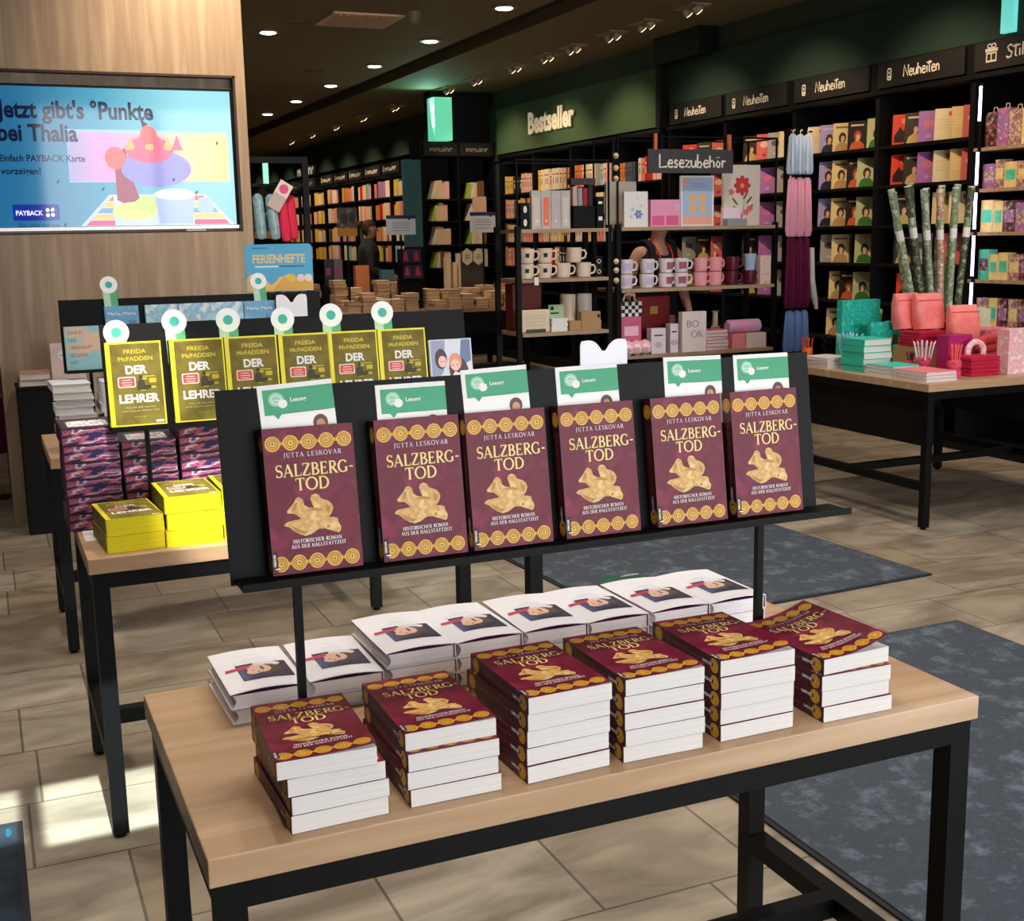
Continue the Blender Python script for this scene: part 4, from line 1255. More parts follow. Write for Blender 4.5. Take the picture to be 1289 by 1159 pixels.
t = thing('eyeglass_stand', 'black wire stand of loops beside the orange pen stand', 'stand', (4.50, 5.80, .7505))
MB().box(-.03, -.03, 0, .03, .03, .012, BLACK).tube([(0, 0, .012), (0, 0, .17)], .008, BLACK).make('post', t)
for k in range(3):
    MB().tube([(.035 * cos(2 * pi * i / 14), -.012, .06 + .045 * k + .02 * sin(2 * pi * i / 14)) for i in range(15)], .004, BLACK, 6).make('loop', t)
for k in range(3):
    blank('paperback_book', 'pale notebook lying flat, %s of three at the back corner of the gift table' % WL[3][k], 'notebook', 'palen', (4.33, 5.56, .7505 + .021 * k), (0, 0, R(2 * k)), .17, .19, .02, mat('ivory_cover', (226, 212, 200), .5))

# gift wrap rolls in a dark bin
GW = [mat('wrap_sage', (150, 164, 132), .45, c2=((104, 122, 92), (196, 204, 178)), scale=(30, 30, 30), lo=.4, hi=.6), mat('wrap_forest', (74, 88, 66), .45, c2=((46, 56, 44), (150, 150, 118)), scale=(34, 34, 34), lo=.42, hi=.6), mat('wrap_blush', (216, 180, 156), .45, c2=((150, 110, 96), (230, 206, 186)), scale=(30, 30, 30), lo=.4, hi=.6)]
t = thing('roll_bin', 'dark bin holding the gift wrap rolls', 'bin', (5.275, 5.79, .7505))
MB().lathe([(.15, 0), (.15, .005), (.17, .22), (.165, .22), (.146, .008), (.02, .008)], mat('dark_bin', (60, 34, 44), .6), 20).make('bin_body', t)
RL = [(5.165, 5.74, 4.915, 5.774, 0, 'leaning out most on the aisle side'), (5.1875, 5.84, 4.976, 5.826, 0, 'second from the aisle side'), (5.21, 5.74, 5.036, 5.774, 1, 'with the dark leaf print, third from the aisle side'), (5.2325, 5.84, 5.096, 5.826, 1, 'with the cream cap behind the dark leaf one'), (5.255, 5.74, 5.157, 5.774, 0, 'standing fourth from the aisle side'), (5.2775, 5.84, 5.218, 5.826, 1, 'with the dark print in the middle'), (5.3, 5.74, 5.278, 5.774, 2, 'with blush print and a navy band'), (5.3225, 5.84, 5.338, 5.826, 0, 'right behind the blush one'), (5.345, 5.74, 5.399, 5.774, 0, 'third from the wall'), (5.3675, 5.84, 5.46, 5.826, 0, 'second from the wall'), (5.39, 5.74, 5.52, 5.774, 1, 'leaning most towards the wall')]
for i, (ax, ay, bx, by, c, nm) in enumerate(RL):
    p, q = Vector((ax, ay, .775)), Vector((bx, by, (1.735, 1.72, 1.755, 1.77, 1.735, 1.745, 1.735, 1.76, 1.745, 1.765, 1.75)[i]))
    t = thing('gift_wrap_roll', 'gift wrap roll %s' % nm.replace('right behind', 'just behind'), 'gift wrap', p)
    q = q - p
    p = Vector((0, 0, 0))
    MB().tube([p, q], .0212, GW[c], 14).make('paper_roll', t, smooth=True)
    d = (q - p).normalized()
    MB().tube([q + d * .0005, q + d * .006], .0205, WHITE if i % 3 else CREAM, 14).make('end_cap', t)
    MB().tube([p + (q - p) * .70, p + (q - p) * .76], .0218, mat('band_navy', (34, 34, 50), .5) if i % 2 else WHITE, 14).tube([p + (q - p) * .7605, p + (q - p) * .82], .0219, WHITE if i % 2 else GW[0], 14).make('label_band', t)

# ================================================================ OPEN SHELVES WITH MUGS
def rack(label, x0, x1, y0, zs, top):
    t = thing('open_shelf', label, 'shelf', (x0, y0, 0))
    w, d = x1 - x0, .36
    for (a, b) in ((0, 0), (w - .03, 0), (0, d - .03), (w - .03, d - .03)):
        MB().box(a, b, 0, a + .03, b + .03, zs[0] + .02, BLACK).box(a + .01, b + .01, zs[0] + .02, a + .02, b + .02, top, BLACK).make('post', t)
    for z in zs:
        MB().box(.031, -.01, z - .022, w - .031, d - .001, z, OAKD).make('shelf_board', t)
    m = MB().box(.02, .01, top - .01, w - .02, .02, top, BLACK).box(.02, d - .02, top - .01, w - .02, d - .01, top, BLACK)
    m.box(.01, .02, top - .01, .02, d - .02, top, BLACK).box(w - .02, .02, top - .01, w - .01, d - .02, top, BLACK)
    m.make('top_rail', t)
    return t
YR = 7.0
rack('black framed open shelf of pink mugs and gifts under the reading accessories sign', 3.775, 5.01, YR, (1.558, 1.165, .735, .28), 2.13)
rack('narrow black framed open shelf of cream mugs, on the pillar side of the pink one', 3.075, 3.74, YR, (1.556, 1.25, .915, .40), 1.98)

t = thing('hanging_sign', 'grey slate sign lettered in chalk above the pink mug shelf', 'sign', (3.985, 6.985, 1.895))
m = MB()
m.x = MY
m.box(0, 0, 0, .64, .15, .012, CHALK)
chalk(m, 'Lesezubehör', .085, .036, .0125, .075, SIGNW, .50, .16)
m.make('sign_board', t)
OR = mat('orange_clip', (206, 110, 50), .5)
for a in (.045, .60):
    MB().box(a, -.016, .145, a + .022, .003, .245, OR).make('clip', t)

def art_blueflower(b, w, h, z):
    F = mat('cornflower', (110, 140, 200), .5)
    for k in range(6):
        b.ell(w * .6 + .018 * cos(k * 1.05), h * .36 + .018 * sin(k * 1.05), .014, .009, z, F, 10, k * 1.05)
    for (u, v, r) in ((.35, .5, .012), (.7, .6, .01), (.3, .3, .009), (.55, .8, .006)):
        b.ell(w * u, h * v, r, r, z, mat('pale_cornflower', (190, 206, 232), .5), 10)
def art_floral(b, w, h, z):
    ST = mat('stem_green', (96, 112, 82), .5)
    b.rib([(w * .5, h * .62), (w * .56, h * .4), (w * .5, h * .05)], .004, z, ST)
    for (u, v, a) in ((.3, .4, 2.3), (.7, .42, .8), (.35, .28, 2.6), (.72, .3, .5), (.6, .5, 1.0)):
        b.ell(w * u, h * v, .035, .008, z, ST, 12, a)
    for k in range(8):
        a = k * pi / 4
        b.ell(w * .5 + .034 * cos(a), h * .66 + .034 * sin(a), .034, .02, z + .0003, mat('bloom_red', (214, 62, 70), .5), 14, a)
    b.ell(w * .5, h * .66, .016, .016, z + .0005, mat('bloom_gold', (232, 170, 80), .5), 14)
    for (u, v) in ((.62, .22), (.45, .16), (.72, .28), (.2, .55)):
        for k in range(5):
            a = k * 1.257
            b.ell(w * u + .014 * cos(a), h * v + .014 * sin(a), .013, .008, z + .0003, mat('bloom_coral', (230, 120, 112), .5), 10, a)
def art_poster(b, w, h, z):
    b.quad(.012, .012, w - .012, h - .012, z, mat('poster_blue', (176, 196, 230), .5))
    b.quad(.012, .012, w - .012, h * .2, z + .0002, mat('poster_peach', (244, 176, 160), .5))
    b.ell(.035, h - .035, .025, .025, z + .0002, mat('poster_peach', (244, 176, 160), .5), 16)
    for u in (.36, .66):
        for v in (.36, .56):
            b.ell(w * u, h * v, .028, .028, z + .0003, mat('poster_orange', (246, 190, 110), .5), 8)
    for v in (.78, .83):
        b.quad(w * .3, h * v, w * .75, h * v + .006, z + .0003, mat('poster_line', (150, 168, 210), .5))
def art_window(b, w, h, z):
    for a in (.01, w / 2 + .005):
        b.quad(a, .01, a + w / 2 - .02, .07, z, mat('box_rose', (226, 100, 150), .4))
    b.ell(w * .9, h * .75, .02, .02, z, mat('box_lilac', (216, 180, 230), .5), 14)
IV = mat('ivory_print', (234, 222, 206), .6)
LGR = mat('linen_grey', (190, 180, 168), .6)
Z1 = 1.5585
solid('picture_print', 'grey linen framed print half hidden behind the cornflower print', 'print', (3.815, 7.22, Z1), .225, .02, .295, LGR)
solid('picture_print', 'white print with a blue cornflower on the top board', 'print', (3.855, 7.05, Z1), .175, .02, .225, WHITE, art=art_blueflower)
solid('gift_box', 'pink boxed set with two rose windows on the top board', 'box', (4.045, 7.04, Z1), .222, .06, .172, mat('box_pink', (240, 160, 196), .5), art=art_window)
solid('picture_print', 'white and blue poster print with four orange shapes', 'print', (4.283, 7.06, Z1), .252, .02, .325, WHITE, art=art_poster)
solid('card_box', 'grey tray of pink and white cards in front of the red floral print', 'cards', (4.605, 7.0, Z1), .155, .06, .045, mat('tray_grey', (150, 150, 154), .5))
solid('greeting_cards', 'pink topped white card pack standing in the grey tray', 'cards', (4.615, 7.065, Z1), .135, .03, .12, mat('card_pinkwhite', (246, 220, 232), .5))
solid('picture_print', 'large ivory print with red flowers on the top board', 'print', (4.655, 7.12, Z1), .285, .022, .40, IV, art=art_floral)
solid('picture_print', 'ivory print behind the red floral one', 'print', (4.70, 7.2, Z1), .28, .02, .40, mat('ivory_dull', (206, 192, 172), .6))

def mug(m, inner=None, art=None):
    b = MB().lathe([(.036, 0), (.043, .004), (.048, .05), (.050, .093), (.047, .093), (.044, .05), (.038, .01), (.01, .008)], m, 22)
    h = MB().tube([(.045, 0, .075), (.068, 0, .075), (.078, 0, .055), (.070, 0, .03), (.046, 0, .022)], .0065, m, 8)
    p = None
    if art is not None:
        p = MB()
        n = 8
        vs_ = []
        for j in range(2):
            for i in range(n + 1):
                a = -pi / 2 + (i / n - .5) * (1.1 if art is not BIRD else .5)
                r = .0478 + .003 * j
                vs_.append((r * cos(a), r * sin(a), (.025 + .045 * j) if art is not BIRD else (.038 + .026 * j)))
        p.add(vs_, [(i, i + 1, n + 2 + i, n + 1 + i) for i in range(n)], art)
    return b, h, p
BIRD = mat('motif_black', (34, 30, 30), .5)
MUGS = {}
def put_mug(label, key, m, x, y, z, rz, art=None, group=None):
    t = thing('mug', label, 'mug', (x, y, z), (0, 0, rz), group)
    if key not in MUGS:
        b, h, p = mug(m, art=art)
        L = [b.make('cup_body', t, smooth=True), h.make('handle', t, smooth=True)]
        if p:
            p.make('printed_motif', L[0])
        MUGS[key] = L
    else:
        for q in MUGS[key]:
            k = q.copy()
            COL.objects.link(k)
            k.parent = t
            for r in q.children:
                k2 = r.copy()
                COL.objects.link(k2)
                k2.parent = k
    return t
MW = mat('mug_white', (232, 220, 222), .3)
MP = mat('mug_pink', (238, 158, 168), .3)
MBG = mat('mug_burgundy', (92, 18, 40), .3)
MC = mat('mug_cream', (228, 208, 186), .35)
LIL = mat('motif_lilac', (206, 190, 226), .5)
MAU = mat('motif_mauve', (160, 92, 110), .5)
Z2 = 1.1655
cols = [(3.866, 'lw', MW, LIL, 'lilac lettered white'), (4.026, 'lw', MW, LIL, 'lilac lettered white'), (4.168, 'mw', MW, MAU, 'mauve rainbow white'), (4.283, 'mw', MW, MAU, 'mauve rainbow white'), (4.432, 'p', MP, None, 'plain pink'), (4.548, 'p', MP, None, 'plain pink'), (4.679, 'b', MBG, None, 'burgundy'), (4.825, 'b', MBG, None, 'burgundy')]
for i, (x, key, m, a, nm) in enumerate(cols):
    for k in range(2):
        lab = '%s mug, %s of the %s column on the pink mug board' % (nm, ('lower', 'upper')[k], ORD[i])
        if i == 7 and k == 1:
            t = thing('drinking_glass', 'pale blue glass stacked on the last burgundy mug', 'glass', (x, 7.06, Z2 + .0945))
            MB().lathe([(.034, 0), (.046, .11), (.043, .11), (.031, .004)], mat('pale_blue_glass', (170, 190, 224), .15), 20).make('glass_body', t, smooth=True)
            continue
        put_mug(lab, key, m, x + (.004 if k else 0), 7.06, Z2 + .0945 * k, -.25 + .2 * (i % 3), a)
tag(MB().tube([(0, 0, 0), (.012, .0, .11)], .006, CREAM).make('spoon', loc=(4.54, 7.065, Z2 + .115)), 'cream spoon standing in the second upper pink mug', 'spoon')
solid('gift_box', 'speckled blush box at the wall end of the pink mug board', 'box', (4.885, 7.02, Z2), .085, .06, .19, mat('speckle_box', (236, 206, 192), .5, c2=(214, 170, 160), scale=(40, 40, 40), lo=.55, hi=.62))
Z3 = .7355
CHK = mat('checker_black', (30, 28, 30), .6)
t = thing('hand_bag', 'black and white checkered bag on a pink box', 'bag', (3.835, 7.05, Z3 + .25))
m = MB()
m.box(0, 0, 0, .15, .07, .095, WHITE)
m.x = MY
for i in range(6):
    for j in range(4):
        if (i + j) % 2:
            m.quad(.025 * i, .0237 * j, .025 * (i + 1), .0237 * (j + 1), .0005, CHK)
m.make('bag_body', t)
MB().tube([(.03, .035, .095), (.04, .035, .135), (.075, .035, .15), (.11, .035, .135), (.12, .035, .095)], .007, CREAM).make('handle', t)
def art_rose(b, w, h, z):
    b.quad(.02, h * .5, w - .02, h * .75, z, mat('rose_label', (240, 190, 206), .5))
    b.ell(w * .5, h * .25, .03, .02, z, INK, 14)
solid('gift_box', 'rose pink box under the checkered bag', 'box', (3.835, 7.05, Z3), .145, .09, .2495, mat('rose_box', (206, 96, 136), .5), art=art_rose)
t = thing('hand_bag', 'dark red leather bag on the bottom board', 'bag', (4.03, 7.2, Z3))
MB().box(0, 0, 0, .26, .09, .37, mat('red_leather', (120, 16, 28), .4)).make('bag_body', t, bevel=.01)
MB().box(.10, -.006, .25, .16, -.0005, .30, mat('brass', (190, 150, 80), .35, .6)).make('clasp', t)
for k, (x, h, nm) in enumerate(((4.045, .165, 'shorter'), (4.19, .19, 'taller'))):
    def art_b(b, w, hh, z):
        b.ell(w * .5, hh * .35, .03, .02, z, mat('faint_mauve', (196, 176, 190), .5), 14)
        b.quad(w * .2, hh * .7, w * .8, hh * .75, z, INK)
    solid('gift_box', '%s white carton in front of the dark red bag' % nm, 'box', (x, 7.03, Z3), .06 if k else .11, .06, h, mat('carton_lilac', (226, 214, 222), .5), art=art_b)
def art_book(b, w, h, z):
    roman(b, 'BO', w * .42, h * .62, z, .042, mat('taupe_print', (120, 108, 112), .5), w=w * .5)
    roman(b, 'OK', w * .62, h * .36, z, .042, mat('taupe_print', (120, 108, 112), .5), w=w * .5)
solid('book_block', 'white block lettered with a four letter word on the bottom board', 'ornament', (4.27, 7.01, Z3), .185, .05, .265, mat('block_white', (232, 216, 214), .5), art=art_book)
for k in range(6):
    blank('notebook', 'pink notebook lying flat, %s from the bottom beside the lettered block' % ORD[k], 'notebook', 'pinkn', (4.47 + rn.uniform(-.004, .004), 7.03, Z3 + .0225 * k), (0, 0, R(rn.uniform(-2, 2))), .175, .15, .0215, mat('pink_cover', (226, 120, 140), .45))
solid('gift_box', 'coral pink box at the wall end of the bottom board', 'box', (4.675, 7.03, Z3), .105, .08, .10, mat('coral_box', (236, 140, 150), .5))
solid('gift_box', 'pale blush carton beside the coral pink box', 'box', (4.79, 7.03, Z3), .16, .08, .10, mat('blush_carton', (238, 214, 206), .5))
tag(MB().lathe([(.035, -.13), (.045, -.12), (.045, .12), (.035, .13)], mat('lilac_tumbler', (206, 176, 216), .3, c2=(236, 160, 190), scale=(6, 6, 6)), 18).make('tumbler', loc=(4.80, 7.09, Z3 + .147), rot=(0, pi / 2, 0)), 'lilac tumbler lying on the blush carton', 'tumbler')
tag(MB().lathe([(.03, 0), (.032, .14), (.02, .15), (.018, .24), (.028, .25)], CREAM, 14).make('figurine', loc=(4.66, 7.22, Z3)), 'cream bottle shape behind the pink notebooks', 'ornament')
for k in range(3):
    tag(MB().lathe([(.01, 0), (.04, .02), (.05, .05), (.035, .085), (.006, .1)], BLUSH, 14).make('bow', loc=(3.85 + .07 * k, 6.998 + .012 * k, Z3)), 'small blush rosette on the bottom board, %s from the pillar side' % ORD[k], 'ornament')

# narrow shelf
Z1, Z2, Z3 = 1.5565, 1.2505, .9155
BLC = mat('blister_clear', (206, 200, 196), .25, c2=(186, 180, 178), scale=(8, 8, 8))
for i, (x, c) in enumerate(((3.205, (222, 206, 198)), (3.272, (240, 128, 96)), (3.34, (196, 186, 186)), (3.407, (214, 206, 204)))):
    def art_p(b, w, h, z, c=c):
        b.quad(.012, .02, w - .012, h * .82, z, mat('blister_%d' % c[2], c, .5))
        b.ell(w / 2, .05, .008, .008, z + .0003, WHITE, 10)
    solid('pen_pack', 'clear pen pack, %s from the pillar side on the top board' % ORD[i], 'pen set', (x, 7.05, Z1), .064, .03, .235, BLC, art=art_p)
t = thing('desk_organiser', 'black desk organiser with red and grey compartments', 'organiser', (3.49, 7.04, Z1))
MB().box(0, 0, 0, .15, .08, .14, CASE).make('holder_body', t)
for i, (c, h) in enumerate((((206, 170, 160), .26), ((150, 160, 166), .25), ((176, 24, 40), .25), ((40, 38, 40), .27))):
    MB().box(.006 + .036 * i, .02, .1405, .036 + .036 * i, .06, h, mat('organiser_%d' % i, c, .5)).make('compartment', t)
MB().box(-.01, .01, .271, .16, .07, .31, mat('organiser_top', (72, 56, 62), .5)).make('top_bar', t)
for k in range(2):
    solid('tin', 'small black and white tin on the top board, %s one' % ('lower', 'upper')[k], 'tin', (3.13, 7.05, Z1 + .0805 * k), .06, .05, .08, CASE, art=lambda b, w, h, z: b.ell(w / 2, h / 2, .012, .022, z, WHITE, 12))
for k, (x, h) in enumerate(((3.655, .12), (3.655, .075))):
    solid('tin', 'black boxed set beside the desk organiser, %s one' % ('lower', 'upper')[k], 'box', (x, 7.04, Z1 + (.1205 if k else 0)), .05, .06, h, CASE, art=lambda b, w, h, z: b.quad(.01, h * .4, w - .012, h * .6, z, WHITE))
for i, (x, up) in enumerate(((3.165, 1), (3.29, 1), (3.42, 0), (3.565, 1))):
    for k in range(1 + up):
        put_mug('cream mug with a %s, %s in the %s column of the narrow shelf' % ('dark motif' if i < 2 else 'plain front', ('lower', 'upper')[k], ORD[i]), 'c%d' % (i < 2), MC, x + .004 * k - (.07 if (i == 3 and k) else 0), 7.06 + .0 * k, Z2 + .0945 * k, -.3, BIRD if i < 2 else None)
tag(MB().box(-.014, -.002, -.05, .014, 0, 0, WHITE).make('price_tag', loc=(3.20, 6.985, Z2 + .012)), 'white paper tag hanging from the cream mugs', 'tag')
for k in range(2):
    solid('gift_box', 'small black box beside the cream mugs, %s one' % ('lower', 'upper')[k], 'box', (3.645, 7.05, Z2 + .0655 * k), .055, .06, .065, CASE, art=lambda b, w, h, z: b.ring(w / 2, h / 2, .014, .014, .004, z, WHITE, 14))
def art_scr(b, w, h, z):
    for v in (.3, .45, .6, .72):
        for q in range(7):
            b.rib([(w * (.15 + .1 * q), h * v), (w * (.19 + .1 * q), h * (v + .06)), (w * (.22 + .1 * q), h * v)], .002, z, INKG)
t = thing('lettered_cushion', 'cream lettered cushion on the lowest narrow board', 'cushion', (3.115, 7.03, Z3))
m = MB().box(0, 0, 0, .195, .05, .142, CREAM)
m.x = MY
art_scr(m, .195, .142, .0005)
m.make('cushion_body', t, bevel=.008)
MB().box(.03, -.012, .0, .16, -.001, .022, mat('slate_stand', (60, 66, 70), .5)).make('stand', t)
for k in range(5):
    solid('notepad', 'white notepad lying flat, %s from the bottom of the small pile' % ORD[k], 'notepad', (3.325 + rn.uniform(-.003, .003), 7.03, Z3 + .0165 * k), .11, .09, .0155, WHITE)
solid('card', 'pale green card standing on the white notepads', 'card', (3.327, 7.08, Z3 + .0825), .105, .012, .085, mat('sage_card', (160, 190, 156), .5), art=lambda b, w, h, z: b.quad(.01, h * .6, .035, h * .85, z, INK).quad(.01, h * .3, .07, h * .42, z, INK))
for k in range(2):
    solid('carton', 'kraft carton on the lowest narrow board, %s one' % ('smaller', 'wider')[k], 'box', ((3.45, 3.535)[k], 7.03, Z3), (.08, .14)[k], .08, .06, CARD)
solid('carton', 'kraft carton on top of the wider carton', 'box', (3.535, 7.03, Z3 + .0605), .135, .06, .055, CARD, art=lambda b, w, h, z: b.ell(w * .9, h * .5, .01, .014, z, INK, 10))
for k in range(2):
    tag(MB().lathe([(.045, 0), (.05, .03), (.052, .22), (.05, .225), (.047, .22), (.045, .03)], mat('vase_%d' % k, ((226, 206, 178), (214, 204, 190))[k], .4), 20).make('vase', loc=(3.505 + .118 * k, 7.17, Z3)), 'tall cream vase, %s of the two on the lowest narrow board' % ('on the pillar side', 'greyer one')[k], 'vase')
t = thing('bead_garland', 'string of white beads hanging between the two open shelves', 'garland', (3.757, 6.975, 0))
MB().tube([(0, 0, .83), (0, 0, 2.1)], .0015, BLACK, 5).make('cord', t)
for z in (2.0, 1.925, 1.86, 1.345, 1.29, 1.225):
    MB().lathe([(.003, -.0185), (.012, -.014), (.0185, 0), (.012, .014), (.003, .0185)], CREAM, 12).make('bead', t, loc=(0, 0, z), smooth=True)
solid('hand_bag', 'dark red bag on the lowest board of the narrow shelf', 'bag', (3.12, 7.05, .4005), .32, .14, .22, mat('red_vinyl', (130, 14, 24), .4), bevel=.01)
solid('storage_box', 'rust red box behind the lettered cushion', 'box', (3.13, 7.2, Z3), .2, .12, .30, mat('rust_box', (110, 40, 26), .6))
solid('storage_box', 'navy box beside the dark red bag', 'box', (3.48, 7.05, .4005), .2, .14, .16, mat('navy_box', (26, 32, 52), .6))

# umbrellas on a rack at the wall end of the pink shelf
t = thing('umbrella_rack', 'black rack of hanging folded umbrellas beside the pink mug shelf', 'rack', (5.06, 6.95, 0))
MB().box(.055, .12, .02, .085, .15, 2.2, BLACK).make('post', t)
MB().box(-.03, 0, 0, .25, .3, .02, BLACK).make('foot_plate', t)
for zz in (2.165, 1.885, 1.495, 1.0):
    MB().box(-.03, .03, zz, .2, .04, zz + .01, BLACK).box(.055, .04, zz, .085, .12, zz + .01, BLACK).make('hook_rail', t)
tiers = [(2.16, .27, mat('umb_iceblue', (176, 200, 232), .4, c2=(232, 238, 246), scale=(60, 60, 2), lo=.4, hi=.6), 'ice blue and white'), (1.88, .40, mat('umb_pink', (240, 170, 196), .45), 'pale pink'), (1.49, .49, mat('umb_wine', (96, 14, 58), .35), 'wine red'), (.995, .29, mat('umb_blue', (112, 146, 206), .4), 'periwinkle blue')]
for (z, L, m, nm) in tiers:
    for k in range(3):
        t = thing('umbrella', '%s folded umbrella, %s of three from the shelf side' % (nm, ORD[k]), 'umbrella', (5.075 + .06 * k, 6.945, z))
        MB().lathe([(.012, -.012), (.024, -.03), (.031, -L * .5), (.036, -L * .9), (.030, -L), (.01, -L - .005)], m, 32, pleat=.16, pn=8).make('canopy', t, smooth=True)
        MB().tube([(0, 0, -.011), (0, 0, .01), (.008, 0, .018), (.016, 0, .01)], .0035, WHITE if 'ice' in nm else BLACK, 6).make('hook', t)
tag(MB().tube([(0, 0, .42), (.005, 0, .2), (.05, 0, .06), (.065, 0, .0)], [.03, .034, .02, .012], WHITE, 10).make('umbrella', loc=(5.27, 6.99, .98), smooth=True), 'white folded umbrella hanging aslant beside the wine red ones', 'umbrella')

# ================================================================ PEOPLE
def skin_mesh(name, nodes, links, root, m, parent, lv=2):
    me = bpy.data.meshes.new(name)
    keys = list(nodes)
    me.from_pydata([nodes[k][0] for k in keys], [(keys.index(a), keys.index(b)) for a, b in links], [])
    o = bpy.data.objects.new(name, me)
    COL.objects.link(o)
    o.parent = parent
    o.modifiers.new('skin', 'SKIN').use_smooth_shade = True
    s = o.modifiers.new('sub', 'SUBSURF')
    s.levels = s.render_levels = lv
    if not me.skin_vertices:
        me.attributes.new('x', 'FLOAT', 'POINT') if False else None
    with bpy.context.temp_override(object=o, active_object=o):
        if not me.skin_vertices:
            bpy.ops.mesh.customdata_skin_add()
    for i, k in enumerate(keys):
        r = nodes[k][1]
        me.skin_vertices[0].data[i].radius = r if isinstance(r, tuple) else (r, r)
        me.skin_vertices[0].data[i].use_root = (k == root)
    me.materials.append(m)
    return o
def figure(label, loc, rz, skin, arms, top_m, sleeves, trouser_m, hair_m, scale=1.0, lanyard=False, bun=False, head=(0, -.03, 0)):
    t = thing('person', label, 'person', loc, (0, 0, rz))
    t.scale = (scale,) * 3
    N = {'pel': ((0, 0, .96), (.145, .10)), 'wai': ((0, .0, 1.12), (.115, .085)), 'che': ((0, 0, 1.30), (.135, .10)), 'nb': ((0, .005, 1.45), (.075, .06)), 'nk': ((0, -.005, 1.51), (.052, .052)), 'jaw': ((head[0] * .6, -.03 + head[1] * .5, 1.565), (.058, .066)), 'hd': ((head[0], -.012 + head[1], 1.635), (.076, .092)), 'crn': ((head[0], head[1], 1.70), (.056, .068))}
    E = [('pel', 'wai'), ('wai', 'che'), ('che', 'nb'), ('nb', 'nk'), ('nk', 'jaw'), ('jaw', 'hd'), ('hd', 'crn')]
    for s, q in ((-1, 'l'), (1, 'r')):
        sh, el, wr = arms[q]
        N['s' + q] = ((s * .155, .005, 1.415), .058)
        N['u' + q] = (tuple((Vector((s * .165, .005, 1.40)) + Vector(el)) / 2), .047)
        N['e' + q] = (el, .040)
        N['f' + q] = (tuple((Vector(el) * .6 + Vector(wr) * .4)), .037)
        N['w' + q] = (wr, .026)
        d = (Vector(wr) - Vector(el)).normalized()
        p = Vector(wr) + d * .06
        N['p' + q] = (tuple(p), (.036, .02))
        side = d.cross(Vector((0, 1, 0)))
        side = side.normalized() if side.length > .1 else Vector((1, 0, 0))
        E += [('che', 's' + q), ('s' + q, 'u' + q), ('u' + q, 'e' + q), ('e' + q, 'f' + q), ('f' + q, 'w' + q), ('w' + q, 'p' + q)]
        for i in range(5):
            off = (-.034, -.017, 0, .017, .03)[i]
            a = p + side * off * (1 if i else 1.3) + d * (.03 if i else -.005)
            b = a + d * (.045, .055, .06, .055, .042)[i] + Vector((0, -.012, -.012)) + (side * -.02 if i == 0 else Vector())
            N['g%s%d' % (q, i)] = (tuple(a), .0095)
            N['h%s%d' % (q, i)] = (tuple(b), .0075)
            E += [('p' + q, 'g%s%d' % (q, i)), ('g%s%d' % (q, i), 'h%s%d' % (q, i))]
        N['t' + q] = ((s * .085, 0, .86), (.088, .09))
        N['k' + q] = ((s * .095, -.01, .50), .058)
        N['c' + q] = ((s * .098, .015, .34), .054)
        N['a' + q] = ((s * .10, .025, .085), .036)
        N['o' + q] = ((s * .11, -.11, .032), (.038, .026))
        E += [('pel', 't' + q), ('t' + q, 'k' + q), ('k' + q, 'c' + q), ('c' + q, 'a' + q), ('a' + q, 'o' + q)]
    skin_mesh('body', N, E, 'pel', skin, t)
    g = .010
    def grow(k, e=g, lift=0):
        (p, r) = N[k]
        r = r if isinstance(r, tuple) else (r, r)
        return ((p[0], p[1], p[2] + lift), (r[0] + e, r[1] + e))
    if sleeves:
        for q in 'lr':
            T_ = {b + q: grow(b + q, .013) for b in 'suefw'}
            skin_mesh('sleeve', T_, [('s' + q, 'u' + q), ('u' + q, 'e' + q), ('e' + q, 'f' + q), ('f' + q, 'w' + q)], 's' + q, top_m, t)
    if True:
        b = MB()
        sec = [(.168, .128, .95), (.160, .122, 1.02), (.146, .112, 1.12), (.158, .122, 1.22), (.172, .136, 1.31), (.162, .128, 1.37), (.142, .112, 1.415)]
        if sleeves:
            sec = [(.185, .145, .84), (.185, .142, .95), (.165, .13, 1.12), (.178, .138, 1.25), (.20, .142, 1.34), (.205, .125, 1.41), (.17, .095, 1.465), (.085, .075, 1.50), (.07, .068, 1.525)]
        n = 28
        vs_, fs = [], []
        for (rx, ry, z) in sec:
            for k in range(n):
                a = 2 * pi * k / n
                dip = .035 * max(0, -sin(a)) ** 4 if z > 1.4 and not sleeves else 0
                vs_.append((rx * cos(a), ry * sin(a), z - dip))
        for i in range(len(sec) - 1):
            for k in range(n):
                fs.append((i * n + k, i * n + (k + 1) % n, (i + 1) * n + (k + 1) % n, (i + 1) * n + k))
        b.add(vs_, fs, top_m)
        for s in (() if sleeves else (-1, 1)):
            for o_ in (-.018, -.006, .006, .018):
                b.tube([(s * .088 + o_, -.098, 1.36), (s * .092 + o_, -.085, 1.44), (s * .098 + o_, -.03, 1.485), (s * .098 + o_, .03, 1.488), (s * .092 + o_, .085, 1.43), (s * .088 + o_, .10, 1.36)], .010, top_m, 8)
        b.make('jacket' if sleeves else 'tank_top', t, smooth=True)
    L_ = {k: grow(k, .014) for k in ('pel', 'tl', 'tr', 'kl', 'kr', 'cl', 'cr', 'al', 'ar')}
    skin_mesh('trousers', L_, [('pel', 'tl'), ('tl', 'kl'), ('kl', 'cl'), ('cl', 'al'), ('pel', 'tr'), ('tr', 'kr'), ('kr', 'cr'), ('cr', 'ar')], 'pel', trouser_m, t)
    for q, s in (('l', -1), ('r', 1)):
        skin_mesh('shoe', {'a': ((s * .10, .035, .05), (.042, .045)), 'b': ((s * .105, -.06, .042), (.044, .036)), 'c': ((s * .11, -.13, .034), (.04, .03))}, [('a', 'b'), ('b', 'c')], 'a', CASE, t, 1)
    hx, hy = head[0], head[1]
    m = MB()
    nu, nv = 20, 14
